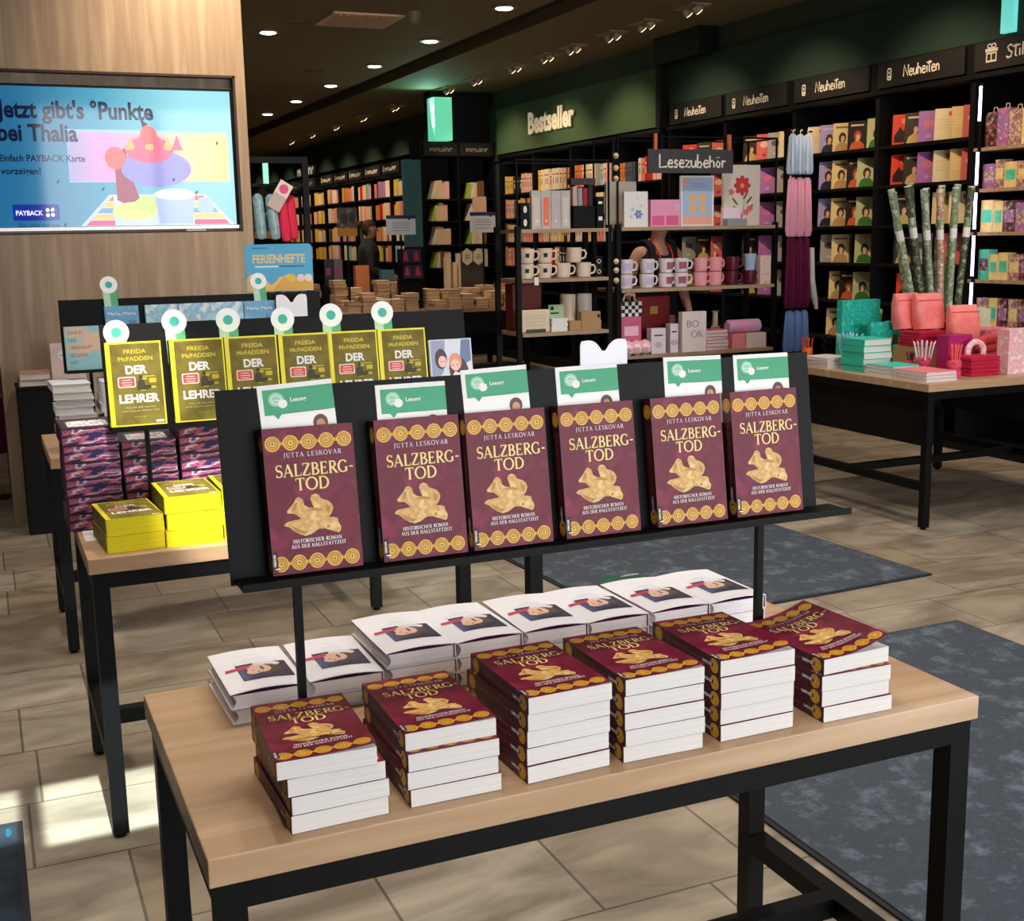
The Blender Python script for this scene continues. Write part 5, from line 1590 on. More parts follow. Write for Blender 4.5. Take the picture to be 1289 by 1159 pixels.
    vs_ = [(hx + .090 * sin(pi * j / nv) * cos(2 * pi * i / nu), hy + .012 + .104 * sin(pi * j / nv) * sin(2 * pi * i / nu), 1.652 + .108 * cos(pi * j / nv)) for j in range(nv + 1) for i in range(nu)]
    fs = []
    for j in range(nv):
        for i in range(nu):
            q = (j * nu + i, j * nu + (i + 1) % nu, (j + 1) * nu + (i + 1) % nu, (j + 1) * nu + i)
            cy_ = sum(vs_[k][1] for k in q) / 4 - hy
            cz_ = sum(vs_[k][2] for k in q) / 4
            if cz_ > 1.695 or cy_ > (.0 if cz_ > 1.62 else .035):
                fs.append(q)
    m.add(vs_, fs, hair_m)
    if bun:
        m.lathe([(.01, -.045), (.035, -.03), (.046, 0), (.035, .03), (.01, .045)], hair_m, 14, hx, hy + .135)
        m.v = m.v[:len(vs_)] + [Vector((p.x, p.y, p.z + 1.70)) for p in m.v[len(vs_):]]
    m.make('hair', t, smooth=True)
    f = MB()
    f.tube([(hx, hy - .088, 1.648), (hx, hy - .112, 1.612), (hx, hy - .092, 1.603)], [.007, .011, .007], skin, 8)
    f.make('nose', t, smooth=True)
    for s in (-1, 1):
        MB().lathe([(.002, -.006), (.008, -.004), (.010, 0), (.008, .004), (.002, .006)], INK, 10).make('eye', t, loc=(hx + s * .03, hy - .088, 1.645), smooth=True)
        MB().tube([(hx + s * .074, hy + .0, 1.655), (hx + s * .084, hy + .004, 1.635), (hx + s * .076, hy - .004, 1.605)], [.008, .013, .007], skin, 8).make('ear', t, smooth=True)
    MB().tube([(hx - .022, hy - .088, 1.578), (hx, hy - .096, 1.576), (hx + .022, hy - .088, 1.578)], .005, mat('lips', (160, 84, 78), .5), 6).make('mouth', t, smooth=True)
    if lanyard:
        MB().tube([(-.055, .03, 1.50), (-.064, -.08, 1.45), (-.055, -.13, 1.38), (-.045, -.148, 1.31), (-.025, -.14, 1.2), (0, -.126, 1.10), (.025, -.14, 1.2), (.045, -.148, 1.31), (.055, -.13, 1.38), (.058, -.08, 1.45), (.05, .03, 1.50)], .007, mat('lanyard_red', (206, 40, 40), .5), 6).make('lanyard', t, smooth=True)
    return t
DOWNARMS = {'l': ((-.16, 0, 1.4), (-.235, .03, 1.14), (-.20, -.13, .96)), 'r': ((.16, 0, 1.4), (.235, .03, 1.14), (.20, -.13, .96))}
figure('person in a black tank top with a red lanyard behind the pink mugs', (4.535, 7.80, 0), 0, SKIN, DOWNARMS, mat('tank_black', (16, 16, 18), .8), False, mat('trouser_dark', (30, 32, 40), .8), mat('hair_dark', (34, 24, 20), .7), .985, lanyard=True)
figure('person in a dark grey jacket with tied-up brown hair, looking down at the far table', (4.62, 15.2, 0), R(75), SKIN, {'l': ((-.16, 0, 1.4), (-.22, -.02, 1.14), (-.14, -.26, 1.05)), 'r': ((.16, 0, 1.4), (.22, -.02, 1.14), (.14, -.26, 1.05))}, mat('jacket_grey', (58, 54, 50), .8), True, mat('trouser_dark', (30, 32, 40), .8), mat('hair_brown', (78, 48, 32), .7), 1.0, bun=True)

# ================================================================ LONG WALL OF BOOKCASES
XF = 6.14
def bookcase(label, y0, y1, zs, shelf_m=CASE, fascia=True, thick=.022):
    t = thing('bookcase', label, 'bookcase', (XF, y0, 0))
    d, L = .315, y1 - y0
    for a in (0, L - .022):
        MB().box(0, a, 0, d, a + .022, 2.47, CASE).make('side_panel', t)
    MB().box(d - .014, .0221, 0, d, L - .0221, 2.47, CASE).make('back_panel', t)
    MB().box(0, .0221, 0, d - .0141, L - .0221, .08, CASE).make('plinth', t)
    for z in zs:
        MB().box(.004, .0221, z - thick, d - .0141, L - .0221, z, shelf_m).make('shelf_board', t)
    MB().box(-.03, 0, 2.47, d, L, 2.5, CASE).make('top_ledge', t)
    if fascia:
        MB().box(0, 0, 2.5005, .05, L, 2.70, CASE).make('fascia_panel', t)
    return t
SHZ = [2.11, 1.83, 1.545, 1.265, .98, .69, .40]
GBZ = [2.03, 1.765, 1.483, 1.172, .85, .5]
BAYS = [(5.40, 6.45, GBZ, 'gift stationery bookcase with tan shelves at the shop front end'), (6.452, 7.39, SHZ, 'black new-books bookcase next to the gift stationery bookcase'), (7.392, 8.39, SHZ, 'second black new-books bookcase from the gift stationery'), (8.392, 9.39, SHZ, 'third black new-books bookcase from the gift stationery'), (9.392, 10.35, SHZ, 'fourth black new-books bookcase, ending at the green wall stretch')]
for i, (a, b, zs, nm) in enumerate(BAYS):
    bookcase(nm, a, b, zs, OAKD if i == 0 else CASE)
BZ = [2.03, 1.735, 1.445, 1.155, .86, .56]
for k in range(4):
    bookcase('black bookcase under the green bestseller wall, %s from the new-books end' % ORD[k], 10.46 + 1.0 * k, 11.455 + 1.0 * k, BZ, fascia=False)
FZ = [2.17, 1.82, 1.48, 1.15, .82, .5]
for k in range(14):
    bookcase('black bookcase of the far wall stretch, %s beyond the jutting bookcase' % ORD[k], 15.9 + 1.0 * k, 16.895 + 1.0 * k, FZ)
# lit strip on the first divider
t = thing('light_strip', 'cool white light strip on the gift bookcase divider', 'lamp', (XF - .022, 6.36, 0))
for a, b in ((2.2, 2.42), (1.79, 2.0), (1.505, 1.74), (1.195, 1.46), (.9, 1.15)):
    MB().box(0, 0, a, .012, .014, b, mat('cool_tube', (206, 204, 255), .4, emit=6)).make('tube', t)
MB().box(.0121, -.003, .88, .0215, .017, 2.44, CASE).make('mounting_rail', t)
lamp('POINT', (XF - .12, 6.33, 1.6), (XF, 6.2, 1.6), .5, (.8, .82, 1.0), 'divider_glow', shadow_soft_size=.05)
# bay signs
def icon_badge(m, x, y, z):
    m.prism([(x + .045 * a, y + .085 * b) for a, b in ((.2, 0), (.8, 0), (1, .12), (1, .88), (.8, 1), (.2, 1), (0, .88), (0, .12))], z, z + .001, SIGNW)
    m.quad(x + .009, y + .032, x + .036, y + .074, z + .0013, SIGNB)
    m.ell(x + .0225, y + .052, .008, .010, z + .0016, SIGNW, 8)
    m.quad(x + .012, y + .012, x + .033, y + .018, z + .0013, SIGNB)
def icon_gift(m, x, y, z):
    m.quad(x, y, x + .09, y + .06, z, SIGNW).quad(x - .008, y + .064, x + .098, y + .085, z, SIGNW)
    m.quad(x + .04, y, x + .05, y + .06, z + .0003, SIGNB)
    m.ring(x + .028, y + .10, .022, .016, .008, z, SIGNW, 14).ring(x + .062, y + .10, .022, .016, .008, z, SIGNW, 14)
    m.quad(x + .01, y + .012, x + .08, y + .05, z + .0002, SIGNB).quad(x + .04, y, x + .05, y + .06, z + .0004, SIGNW)
def bay_sign(label, y0, y1, word, icon, kw, z0=2.515, z1=2.69):
    m = MB()
    w, h = y1 - y0, z1 - z0
    m.box(0, 0, 0, w, h, .02, SIGNB)
    (icon_gift if icon else icon_badge)(m, .10, .045, .0205)
    chalk(m, word, .27, .055, .0205, .075, SIGNW, kw, .16)
    return tag(m.make('bay_sign', loc=(XF - .0005, y1, z0), rot=FACE_X), label, 'sign')
bay_sign('black sign with a gift icon over the gift stationery bookcase', 5.5, 6.43, 'Stilsicher', 1, .42)
for k, (a, b) in enumerate(((6.52, 7.375), (7.48, 8.37), (8.47, 9.35), (9.42, 10.30))):
    bay_sign('black chalk lettered new-books sign, %s from the gift stationery sign' % ORD[k], a, b, 'Neuheiten', 0, .36)
t = thing('wall_lettering', 'pale raised bestseller lettering on the green wall stretch', 'lettering', (6.118, 13.46, 2.695))
m = MB()
m.x = MX
m.text('Bestseller', 0, 0, .03, .235, mat('letter_face', (236, 220, 190), .5, emit=.25), align='l', w=1.2, bold=.04)
m.text('Bestseller', .004, -.004, .012, .235, mat('letter_side', (150, 140, 120), .6), align='l', w=1.2, bold=.05)
m.make('letters', t)
m = MB()
for k in range(10):
    m.box(-.012, -.02 - .12 * k - .02, .05, 0.0015, -.02 - .12 * k, .07, CASE)
m.make('fixing', t)
# far signs
for k, y in enumerate((18.35, 19.3, 20.25, 21.2, 22.15)):
    m = MB().box(0, 0, 0, .86, .17, .02, SIGNB)
    icon_badge(m, .06, .045, .0205)
    chalk(m, 'mnuinr', .16, .05, .0205, .085, SIGNW, .56, .26)
    tag(m.make('bay_sign', loc=(XF - .0005, y + .88, 2.518), rot=FACE_X), 'small chalk lettered sign of the far wall, %s beyond the teal panel' % ORD[k], 'sign')
t = thing('wall_lettering', 'pale raised lettering high on the far wall, close to the pillar edge', 'lettering', (6.138, 24.75, 2.77))
m = MB()
m.x = MX
chalk(m, 'mnhinr', 0, 0, .03, .2, mat('letter_face', (236, 220, 190), .5, emit=.25), 1.3, .3)
m.make('letters', t)
for k, y in enumerate((23.4, 24.5, 25.6)):
    m = MB().box(0, 0, 0, .86, .17, .02, SIGNB)
    chalk(m, 'mnuinr', .1, .05, .0205, .085, mat('dim_lettering', (150, 140, 124), .5), .56, .26)
    tag(m.make('bay_sign', loc=(XF - .0005, y + .88, 2.518), rot=FACE_X), 'dim chalk lettered sign beside the far lettering, %s along' % ORD[k], 'sign')

# jutting bookcase with the teal panel
t = thing('bookcase', 'black bookcase jutting from the wall beside the teal panel', 'bookcase', (5.15, 14.6, 0))
for a in (0, .48, .965):
    MB().box(a, 0, 0, a + .022, .36, 2.5, CASE).make('side_panel', t)
MB().box(.0221, .34, 0, .9649, .36, 2.5, CASE).make('back_panel', t)
JZ = [1.99, 1.72, 1.43, 1.145, .86, .5]
for z in JZ:
    for a in (.0221, .5021):
        MB().box(a, .004, z - .022, a + (.4578 if a < .1 else .4627), .339, z, CASE).make('shelf_board', t)
MB().box(-.02, -.02, 2.5005, .99, .36, 2.68, CASE).make('fascia_panel', t)
tag(MB().box(0, 0, 0, .23, .05, 1.05, mat('teal_panel', (60, 110, 116), .6)).box(0, .0, -1.4, .23, .05, -.0005, CASE).make('teal_panel', loc=(4.91, 14.58, 1.4105)), 'teal panel above a black base at the end of the jutting bookcase', 'panel')
m = MB().box(0, 0, 0, .44, .15, .01, SIGNB)
m2 = MB().box(0, 0, 0, .44, .15, .01, SIGNB)
DIM = mat('dim_lettering', (150, 140, 124), .5)
chalk(m, 'mnuinr', .08, .045, .0103, .07, DIM, .3, .2)
tag(m.make('bay_sign', loc=(5.18, 14.579, 2.515), rot=FACE_Y), 'dim sign over the jutting bookcase, on the teal panel side', 'sign')
chalk(m2, 'mnuinr', .08, .045, .0103, .07, DIM, .3, .2)
tag(m2.make('bay_sign', loc=(5.66, 14.579, 2.515), rot=FACE_Y), 'dim sign over the jutting bookcase, on the wall side', 'sign')
struct('trim_6', MB().box(6.14, 14.49, 0, 6.46, 15.0, 3.1, mat('column_green', (40, 58, 50), .7)))
MINT = mat('mint_light', (96, 196, 156), .5, emit=.8)
struct('trim_7', MB().box(5.34, 14.75, 2.70, 6.14, 14.95, 3.3, CASE))
tag(MB().box(5.31, 14.5, 2.69, 5.54, 14.749, 3.20, MINT).make('light_column', loc=(0, 0, 0)), 'glowing mint green light column above the jutting bookcase', 'lamp')
lamp('AREA', (5.38, 14.6, 3.0), (5.1, 13.3, 3.3), 14, (.4, 1.0, .75), 'mint_glow_light', size=.3)
tag(MB().box(6.10, 6.10, 2.72, 6.139, 6.20, 3.29, mat('aqua_light', (100, 196, 186), .5, emit=.8)).make('light_column'), 'glowing aqua light column above the gift stationery sign', 'lamp')

# ---------------------------------------------------------------- shelf books
def C(*c): return c
SPC = {'cream': C(232, 206, 170), 'ivory': C(240, 226, 204), 'salmon pink': C(232, 150, 130), 'pale pink': C(238, 190, 176), 'red': C(196, 48, 48), 'orange': C(232, 140, 70), 'yellow': C(232, 196, 84), 'lime green': C(168, 200, 80), 'dark green': C(60, 96, 70), 'slate': C(90, 100, 116), 'charcoal': C(46, 42, 44), 'brown': C(130, 88, 60), 'mauve': C(176, 130, 180), 'sky blue': C(150, 186, 214)}
LAB3 = mat('spine_label_dark', (60, 46, 44), .6)
SPM = {}
def spine_proto(col):
    if col not in SPM:
        m = MB()
        cm = mat('spine_' + col.replace(' ', '_'), SPC[col], .5)
        m.box(0, 0, 0, 1, 1, 1, cm)
        m.add([(.02, .06, 1.001), (1, .06, 1.001), (1, .94, 1.001), (.02, .94, 1.001)], [(0, 1, 2, 3)], PAGES)
        dark = sum(SPC[col]) < 300
        lm = SIGNW if dark else LAB3
        for (a, b, c, d) in ((.2, .70, .8, .76), (.38, .3, .62, .58)):
            m.add([(-.004, a, b), (-.004, a, d), (-.004, c, d), (-.004, c, b)], [(3, 2, 1, 0)], lm)
        o = m.make('shelf_book')
        SPM[col] = o.data
        bpy.data.objects.remove(o)
    return SPM[col]
def shelf_book(label, col, loc, t, h, rz=0.0, d=.14, group=None, tilt=0.0):
    o = bpy.data.objects.new('shelf_book', spine_proto(col))
    COL.objects.link(o)
    o.location = loc
    o.scale = (d, t, h)
    o.rotation_euler = (R(tilt), 0, rz)
    return tag(o, label, 'book', group)
COLS = list(SPC)
WARMW = [9, 8, 6, 7, 3, 3, 3, 1, 1, 2, 3, 2, 1, 1]
sr = random.Random(11)
BC = [0]
SHN = ['top', 'second', 'third', 'fourth', 'fifth', 'sixth', 'seventh']
STUFF = None
def fill(case, shelf, y0, y1, z, tmin=.02, tmax=.045, hmin=.19, hmax=.24, weights=WARMW, gaps=.12, x=XF + .03):
    y = y0
    k = 0
    while y < y1 - tmax:
        if sr.random() < gaps:
            y += sr.uniform(.03, .10)
            continue
        col = sr.choices(COLS, weights)[0]
        n = sr.choice((1, 1, 2, 3))
        h = sr.uniform(hmin, hmax)
        for _ in range(n):
            t = sr.uniform(tmin, tmax)
            if y + t > y1:
                break
            if STUFF is not None:
                hh = h * sr.uniform(.97, 1.0)
                STUFF.box(x, y, z + .0005, x + .14, y + t - .001, z + hh, mat('spine_' + col.replace(' ', '_'), SPC[col], .5))
                y += t
                continue
            shelf_book('%s spine, %s along the %s shelf of %s' % (col, ORD[min(k, 29)], SHN[shelf], case), col, (x + sr.uniform(0, .015), y, z + .0005), t - .001, h * sr.uniform(.97, 1.0), group='books in ' + case)
            y += t
            k += 1
def far_fill(case, y0, y1, zs, start=0, **kw):
    for i, z in enumerate(zs):
        fill(case, i + start, y0, y1, z, **kw)
# bestseller bays
for k in range(4):
    far_fill('the %s bestseller bookcase' % ORD[k], 10.50 + k, 11.42 + k, BZ[:(1, 3, 4, 4)[k]], tmin=.042, tmax=.085, hmin=.2, hmax=.245)
# far wall: several hundred spines a few pixels each
STUFF = MB()
for k in range(2, 7):
    far_fill('the %s far wall bookcase' % ORD[k], 15.94 + k, 16.86 + k, FZ[:4], tmin=.06, tmax=.11, hmin=.22, hmax=.27, gaps=.06)
for k in range(7, 10):
    far_fill('the %s far wall bookcase' % ORD[k], 15.94 + k, 16.86 + k, FZ[:4], tmin=.1, tmax=.16, hmin=.2, hmax=.25, gaps=.25, weights=[4, 2, 2, 2, 1, 5, 9, 1, 0, 0, 1, 1, 0, 0])
tag(STUFF.make('distant_books'), 'rows of warm coloured book spines filling the far wall bookcases', 'books', kind='stuff')
STUFF = None
# jutting bookcase: books face the shop front
for i, z in enumerate(JZ[:4]):
    for c, a in enumerate((.0, .48)):
        n = sr.choice((3, 4))
        x = 5.15 + a + .10
        tag(shelf_book('slanting pale green book on the %s shelf of the jutting bookcase, %s column' % (SHN[i], ('panel', 'wall')[c]), 'lime green' if (i + c) % 2 else 'ivory', (x + .03, 14.78, z + .004), .04, .20, -pi / 2, .14, tilt=-16), 'slanting pale book on the %s shelf of the jutting bookcase, %s column' % (SHN[i], ('panel', 'wall')[c]), 'book')
        x += .085
        for q in range(n):
            t_ = sr.uniform(.04, .06)
            col = sr.choice(('cream', 'ivory', 'pale pink', 'yellow', 'brown', 'cream'))
            shelf_book('%s book, %s on the %s jutting shelf, %s column' % (col, ORD[q], SHN[i], ('panel', 'wall')[c]), col, (x, 14.78, z + .0005), t_, sr.uniform(.19, .225), -pi / 2, .14, group='books in the jutting bookcase')
            x += t_ + .001

# face-out books
FACES = {}
def face_art(kind):
    w, h, t = .14, .215, .022
    m = MB()
    pal = {'lilac': ((178, 160, 214), (40, 40, 60), (210, 200, 236)), 'cream': ((236, 212, 150), (196, 150, 100), (150, 100, 70)), 'black': ((36, 28, 30), (206, 96, 60), (236, 190, 160)), 'green': ((190, 200, 150), (66, 120, 50), (220, 190, 160)), 'red': ((224, 66, 44), (40, 20, 24), (240, 140, 110)), 'gold': ((54, 46, 36), (206, 176, 110), (224, 200, 150)), 'purple': ((176, 116, 184), (214, 120, 150), (200, 150, 206)), 'ivory': ((240, 222, 180), (224, 90, 70), (226, 200, 150)), 'sand': ((232, 204, 140), (206, 150, 90), (240, 226, 180)), 'rose': ((222, 110, 110), (240, 200, 180), (190, 60, 70)), 'grey': ((170, 166, 160), (90, 86, 84), (200, 196, 190))}[kind]
    a, b, c = [mat('face_%s_%d' % (kind, i), q, .45) for i, q in enumerate(pal)]
    m.box(0, 0, 0, w, h, .0012, a).box(0, 0, t - .0012, w, h, t, a).box(-.0008, 0, 0, .0014, h, t, a)
    m.box(.0015, .002, .0013, w - .002, h - .002, t - .0013, PAGES)
    z = t + .0004
    if kind in ('lilac', 'black', 'green', 'gold', 'cream'):
        m.poly([(w * .1, 0.002), (w * .2, h * .22), (w * .42, h * .32), (w * .66, h * .32), (w * .88, h * .2), (w * .95, .002)], z, b)
        m.ell(w * .54, h * .48, w * .21, h * .19, z + .0002, mat('face_hair_' + kind, (70, 44, 34) if kind != 'black' else (170, 70, 40), .5), 18)
        m.ell(w * .56, h * .45, w * .11, h * .105, z + .0004, mat('face_skin', (226, 180, 150), .5), 16)
        m.quad(w * .45, h * .3, w * .62, h * .37, z + .0003, mat('face_skin', (226, 180, 150), .5))
        m.quad(w * .15, h * .82, w * .85, h * .88, z, c)
    elif kind in ('ivory', 'sand'):
        m.quad(w * .66, h * .76, w * .84, h * .9, z, b)
        for v in (.64, .55, .46, .37):
            m.quad(w * .15, h * v, w * .75, h * (v + .025), z, c)
    elif kind == 'red':
        m.poly([(w * .1, h * .3), (w * .4, h * .6), (w * .55, h * .45), (w * .9, h * .7), (w * .95, h * .1), (w * .1, h * .08)], z, b)
        m.ell(w * .6, h * .78, .022, .022, z, c, 14)
    else:
        m.ell(w * .5, h * .6, w * .28, h * .12, z, b, 16)
        m.ell(w * .5, h * .2, w * .14, h * .06, z, c, 14)
    return m
def face_book(label, kind, loc, turn=35, group=None):
    if kind not in FACES:
        o = face_art(kind).make('shelf_book')
        FACES[kind] = o.data
        bpy.data.objects.remove(o)
    o = bpy.data.objects.new('shelf_book', FACES[kind])
    COL.objects.link(o)
    o.location = loc
    o.rotation_euler = (Matrix.Rotation(R(-90 + turn), 4, 'Z') @ Matrix.Rotation(R(86), 4, 'X')).to_euler()
    return tag(o, label, 'book', group)
def piles(case, shelf, z, items, x=XF + .05, deep=2, ystep=.025):
    """items: (y of the shop-front-side edge, kind)"""
    for k, (y, kind, n) in enumerate(items):
        for q in range(min(n, 3)):
            face_book('%s cover, %s in the %s pile on the %s shelf of %s' % (kind, ('front', 'second', 'third')[q], ORD[k], SHN[shelf], case.replace('the ', '')), kind, (x + .02 + .019 * q, y + .013 * q, z + .0005), group='books in ' + case)
CB = 'the second new-books bookcase'
rows = [[(8.30, 'ivory', 2), (8.14, 'lilac', 2), (7.98, 'cream', 3), (7.80, 'black', 3), (7.58, 'green', 2)],
        [(8.14, 'lilac', 2), (7.98, 'cream', 3), (7.80, 'black', 2), (7.68, 'green', 4)],
        [(8.14, 'lilac', 2), (7.98, 'cream', 2), (7.80, 'black', 2), (7.68, 'green', 4)],
        [(8.10, 'grey', 2), (7.96, 'cream', 4), (7.68, 'green', 3)],
        [(7.98, 'cream', 2), (7.85, 'black', 3), (7.69, 'green', 3)],
        [(8.0, 'cream', 2), (7.86, 'black', 4), (7.66, 'grey', 3)]]
for i, it in enumerate(rows):
    piles(CB, i, SHZ[i], it)
CA = 'the first new-books bookcase'
r0 = [(7.30, 'red', 2), (7.17, 'gold', 2), (7.03, 'purple', 2), (6.87, 'ivory', 3), (6.71, 'sand', 2), (6.60, 'rose', 2)]
for i in (0, 1):
    piles(CA, i, SHZ[i], r0)
piles(CA, 2, SHZ[2], [(7.26, 'gold', 1), (6.86, 'sand', 2), (6.70, 'ivory', 2)])
piles(CA, 3, SHZ[3], [(7.24, 'gold', 2), (7.05, 'grey', 1), (6.75, 'rose', 2)])
piles(CA, 4, SHZ[4], [(7.2, 'red', 2), (7.04, 'lilac', 2), (6.9, 'sand', 2)])
piles('the third new-books bookcase', 0, SHZ[0], [(9.2, 'gold', 2), (9.0, 'rose', 2), (8.84, 'grey', 2), (8.68, 'ivory', 2), (8.55, 'rose', 1)])
for i in (1, 2, 3, 4):
    piles('the third new-books bookcase', i, SHZ[i], [(9.2, 'gold', 1), (8.95, 'purple', 1), (8.7, 'grey', 2), (8.56, 'cream', 1)])
for i in (0, 1, 2, 3, 4):
    piles('the fourth new-books bookcase', i, SHZ[i], [(10.2, ('red', 'black', 'gold', 'grey', 'sand')[i], 2), (9.95, 'gold', 1), (9.7, 'rose', 2), (9.5, 'grey', 1)])

# gift stationery bay
PAT = [mat('garden_print', (52, 48, 56), .5, c2=((44, 40, 50), (150, 60, 76), (96, 118, 90), (196, 170, 150)), scale=(30, 30, 30), lo=.35, hi=.66), mat('orchid_print', (196, 130, 176), .5, c2=((170, 100, 150), (120, 120, 176), (226, 170, 190)), scale=(24, 24, 24), lo=.35, hi=.66), mat('fern_print', (206, 170, 150), .5, c2=((120, 80, 90), (222, 190, 170), (150, 110, 120)), scale=(24, 24, 24), lo=.35, hi=.66), mat('straw_print', (234, 214, 150), .5, c2=(220, 190, 120), scale=(20, 20, 20)), mat('jade_print', (70, 190, 160), .5, c2=(90, 206, 176), scale=(20, 20, 20))]
PN = ['garden patterned', 'orchid patterned', 'blush fern patterned', 'straw yellow', 'jade']
for i, z in enumerate(GBZ[:5]):
    y = 6.36
    k = 0
    while y > 5.6:
        w = sr.uniform(.075, .11)
        h = (sr.uniform(.22, .25), sr.uniform(.15, .20), sr.uniform(.17, .21), sr.uniform(.16, .2), .2)[i]
        pi_ = (k if i == 0 else sr.choice((0, 0, 1, 2, 2, 3)))  % 5
        if i == 3:
            pi_ = (4, 3, 3, 2, 0)[k % 5]
        o = MB().box(0, 0, 0, w - .004, h, .07, PAT[pi_])
        if i != 0:
            o.quad(.01, h * .3, w - .014, h * .7, .0704, PAT[(pi_ + 1) % 5])
        else:
            o.tube([(w * .3, h, .035), (w * .35, h + .03, .035), (w * .6, h + .03, .035), (w * .65, h, .035)], .003, CREAM, 5)
        tag(o.make('gift_bag' if i == 0 else 'stationery_box', loc=(XF + .10, y, z + .0005), rot=FACE_X), '%s %s, %s from the light strip on the %s tan shelf' % (PN[pi_], 'gift bag' if i == 0 else 'stationery box', ORD[k], SHN[i]), 'gift bag' if i == 0 else 'box', 'gift stationery')
        y -= w
        k += 1

# ================================================================ FAR DISPLAY TABLES
def plain_table(label, x0, x1, y0, y1):
    t = thing('display_table', label, 'table', (x0, y0, 0))
    w, d = x1 - x0, y1 - y0
    MB().box(0, 0, .70, w, d, .74, OAKD).make('table_top', t)
    for a in (.02, w - .07):
        for b in (.02, d - .07):
            MB().box(a, b, 0, a + .05, b + .05, .70, BLACK).make('leg', t)
    MB().box(.08, .08, .45, w - .08, d - .08, .699, CASE).make('drawer_apron', t)
    return t
plain_table('far display table piled with cream books beyond the narrow shelf', 4.55, 5.75, 12.7, 13.9)
plain_table('far display table piled with books between the pillar and the cream book table', 3.3, 4.5, 12.7, 13.9)
plain_table('most distant book table, close to the pillar edge', 3.7, 5.0, 17.3, 18.4)
LY = {}
TAN = ['cream', 'ivory', 'pale pink', 'brown', 'cream', 'cream']
def lying(label, col, loc, w, d, t, rz):
    key = col
    if key not in LY:
        cm = mat('spine_' + col.replace(' ', '_'), SPC[col], .5)
        m = MB().box(0, 0, 0, 1, 1, .08, cm).box(0, 0, .92, 1, 1, 1, cm).box(.02, .02, .0801, .98, .98, .9199, mat('tan_pages', (206, 172, 132), .7))
        o = m.make('stacked_book')
        LY[key] = o.data
        bpy.data.objects.remove(o)
    o = bpy.data.objects.new('stacked_book', LY[key])
    COL.objects.link(o)
    o.location = loc
    o.scale = (w, d, t)
    o.rotation_euler = (0, 0, rz)
    return tag(o, label, 'book', 'books piled on the far tables')
def heap(table, x0, y0, nx, ny, hmap, z0=.7405):
    n = 0
    for j in range(ny):
        for i in range(nx):
            c = hmap(i, j)
            t = sr.uniform(.03, .045)
            for k in range(c):
                col = sr.choice(TAN)
                lying('%s book, %s up, %s stack of %s row, %s' % (col, ORD[k], ORD[i], ORD[j], table.replace('the ', '')), col, (x0 + .165 * i + sr.uniform(-.01, .01), y0 + .235 * j + sr.uniform(-.015, .015), z0 + k * (t + .0005)), .145, .21, t, R(sr.uniform(-3, 3)))
heap('the cream book table', 4.60, 12.73, 7, 3, lambda i, j: (3 + (i * 2 + j) % 3) if j == 0 else 4 + (i + j) % 3)
heap('the middle far table', 3.62, 12.73, 5, 2, lambda i, j: 3 + (i * 2 + j * 3) % 3)
heap('the middle far table back rows', 3.62, 13.25, 5, 1, lambda i, j: (8, 7, 2, 8, 9)[i])
heap('the most distant table', 3.75, 17.4, 5, 1, lambda i, j: (5, 8, 4, 3, 4)[i])
for k, (x, h) in enumerate(((5.04, .30), (5.12, .24), (5.19, .34), (5.28, .24))):
    shelf_book('cream book standing on end on the cream book table, %s from the middle table' % ORD[k], 'cream', (x, 13.60, .7405 + .0), .05, h + .25, -pi / 2, .1)
def poster(label, x, y, z, w, h, fn, foot=.7405):
    t = thing('sign_holder', label, 'sign', (x, y, foot))
    m = MB()
    m.box(0, 0, 0, w, h, .006, WHITE)
    fn(m, w, h, .0064)
    m.make('sign_board', t, loc=(0, 0, z - foot), rot=FACE_Y)
    MB().box(w / 2 - .008, 0.0, 0, w / 2 + .008, .014, z - foot, BLACK).make('post', t)
    return t
NAVY = mat('navy_print', (44, 46, 96), .5)
PALE = mat('pale_panel', (206, 214, 224), .5)
def f_sign(m, w, h, z):
    m.quad(0, 0, w, h, z, PALE).quad(0, h * .82, w, h, z + .0003, NAVY)
    m.poly([(w * .72, h * .82), (w * .78, h * .74), (w * .84, h * .82)], z + .0003, NAVY)
    for v in (.6, .48, .36, .2):
        m.quad(w * .2, h * v, w * .8, h * v + .008, z + .0003, mat('sign_lines', (140, 150, 170), .5))
poster('white sign with a navy top strip beside the person in the grey jacket', 4.165, 13.0, 1.555, .335, .21, f_sign)
poster('white sign with a navy top strip above the cream book table', 5.145, 13.0, 1.565, .32, .225, f_sign)
def f_face(m, w, h, z):
    m.quad(0, 0, w, h * .28, z, mat('ochre_band', (190, 130, 40), .5))
    m.quad(0, h * .28, w, h, z, mat('smoke_print', (110, 98, 90), .5, c2=((60, 52, 50), (150, 136, 124)), scale=(9, 9, 9)))
    m.ell(w * .35, h * .62, w * .2, h * .2, z + .0003, mat('smoke_dark', (58, 48, 44), .5), 14).ell(w * .75, h * .66, w * .18, h * .2, z + .0003, mat('smoke_dark', (58, 48, 44), .5), 14)
poster('tall poster with an ochre foot on the middle far table', 3.60, 12.95, 1.55, .22, .30, f_face, .7405)
poster('tall poster with an ochre foot beside the hanging pencil cases', 3.6, 17.2, 1.55, .30, .36, f_face, 0.0)
RD = mat('crimson_art', (170, 50, 60), .5)
ND = mat('navy_art', (40, 40, 70), .5)
for i in range(2):
    for j in range(2):
        m = MB().box(0, 0, 0, .12, .155, .02, ND)
        m.poly([(.03, .03), (.05, .12), (.075, .13), (.09, .06), (.1, .03)], .0204, RD)
        tag(m.make('display_book', loc=(4.335 + .125 * i, 13.05 - .04 * (1 - j) + .03, (1.075 if j == 0 else 1.24)), rot=(pi / 2 - R(8), 0, 0)), 'navy book with red art in the four book display, %s %s' % (('lower', 'upper')[j], ('pillar side', 'wall side')[i]), 'book')
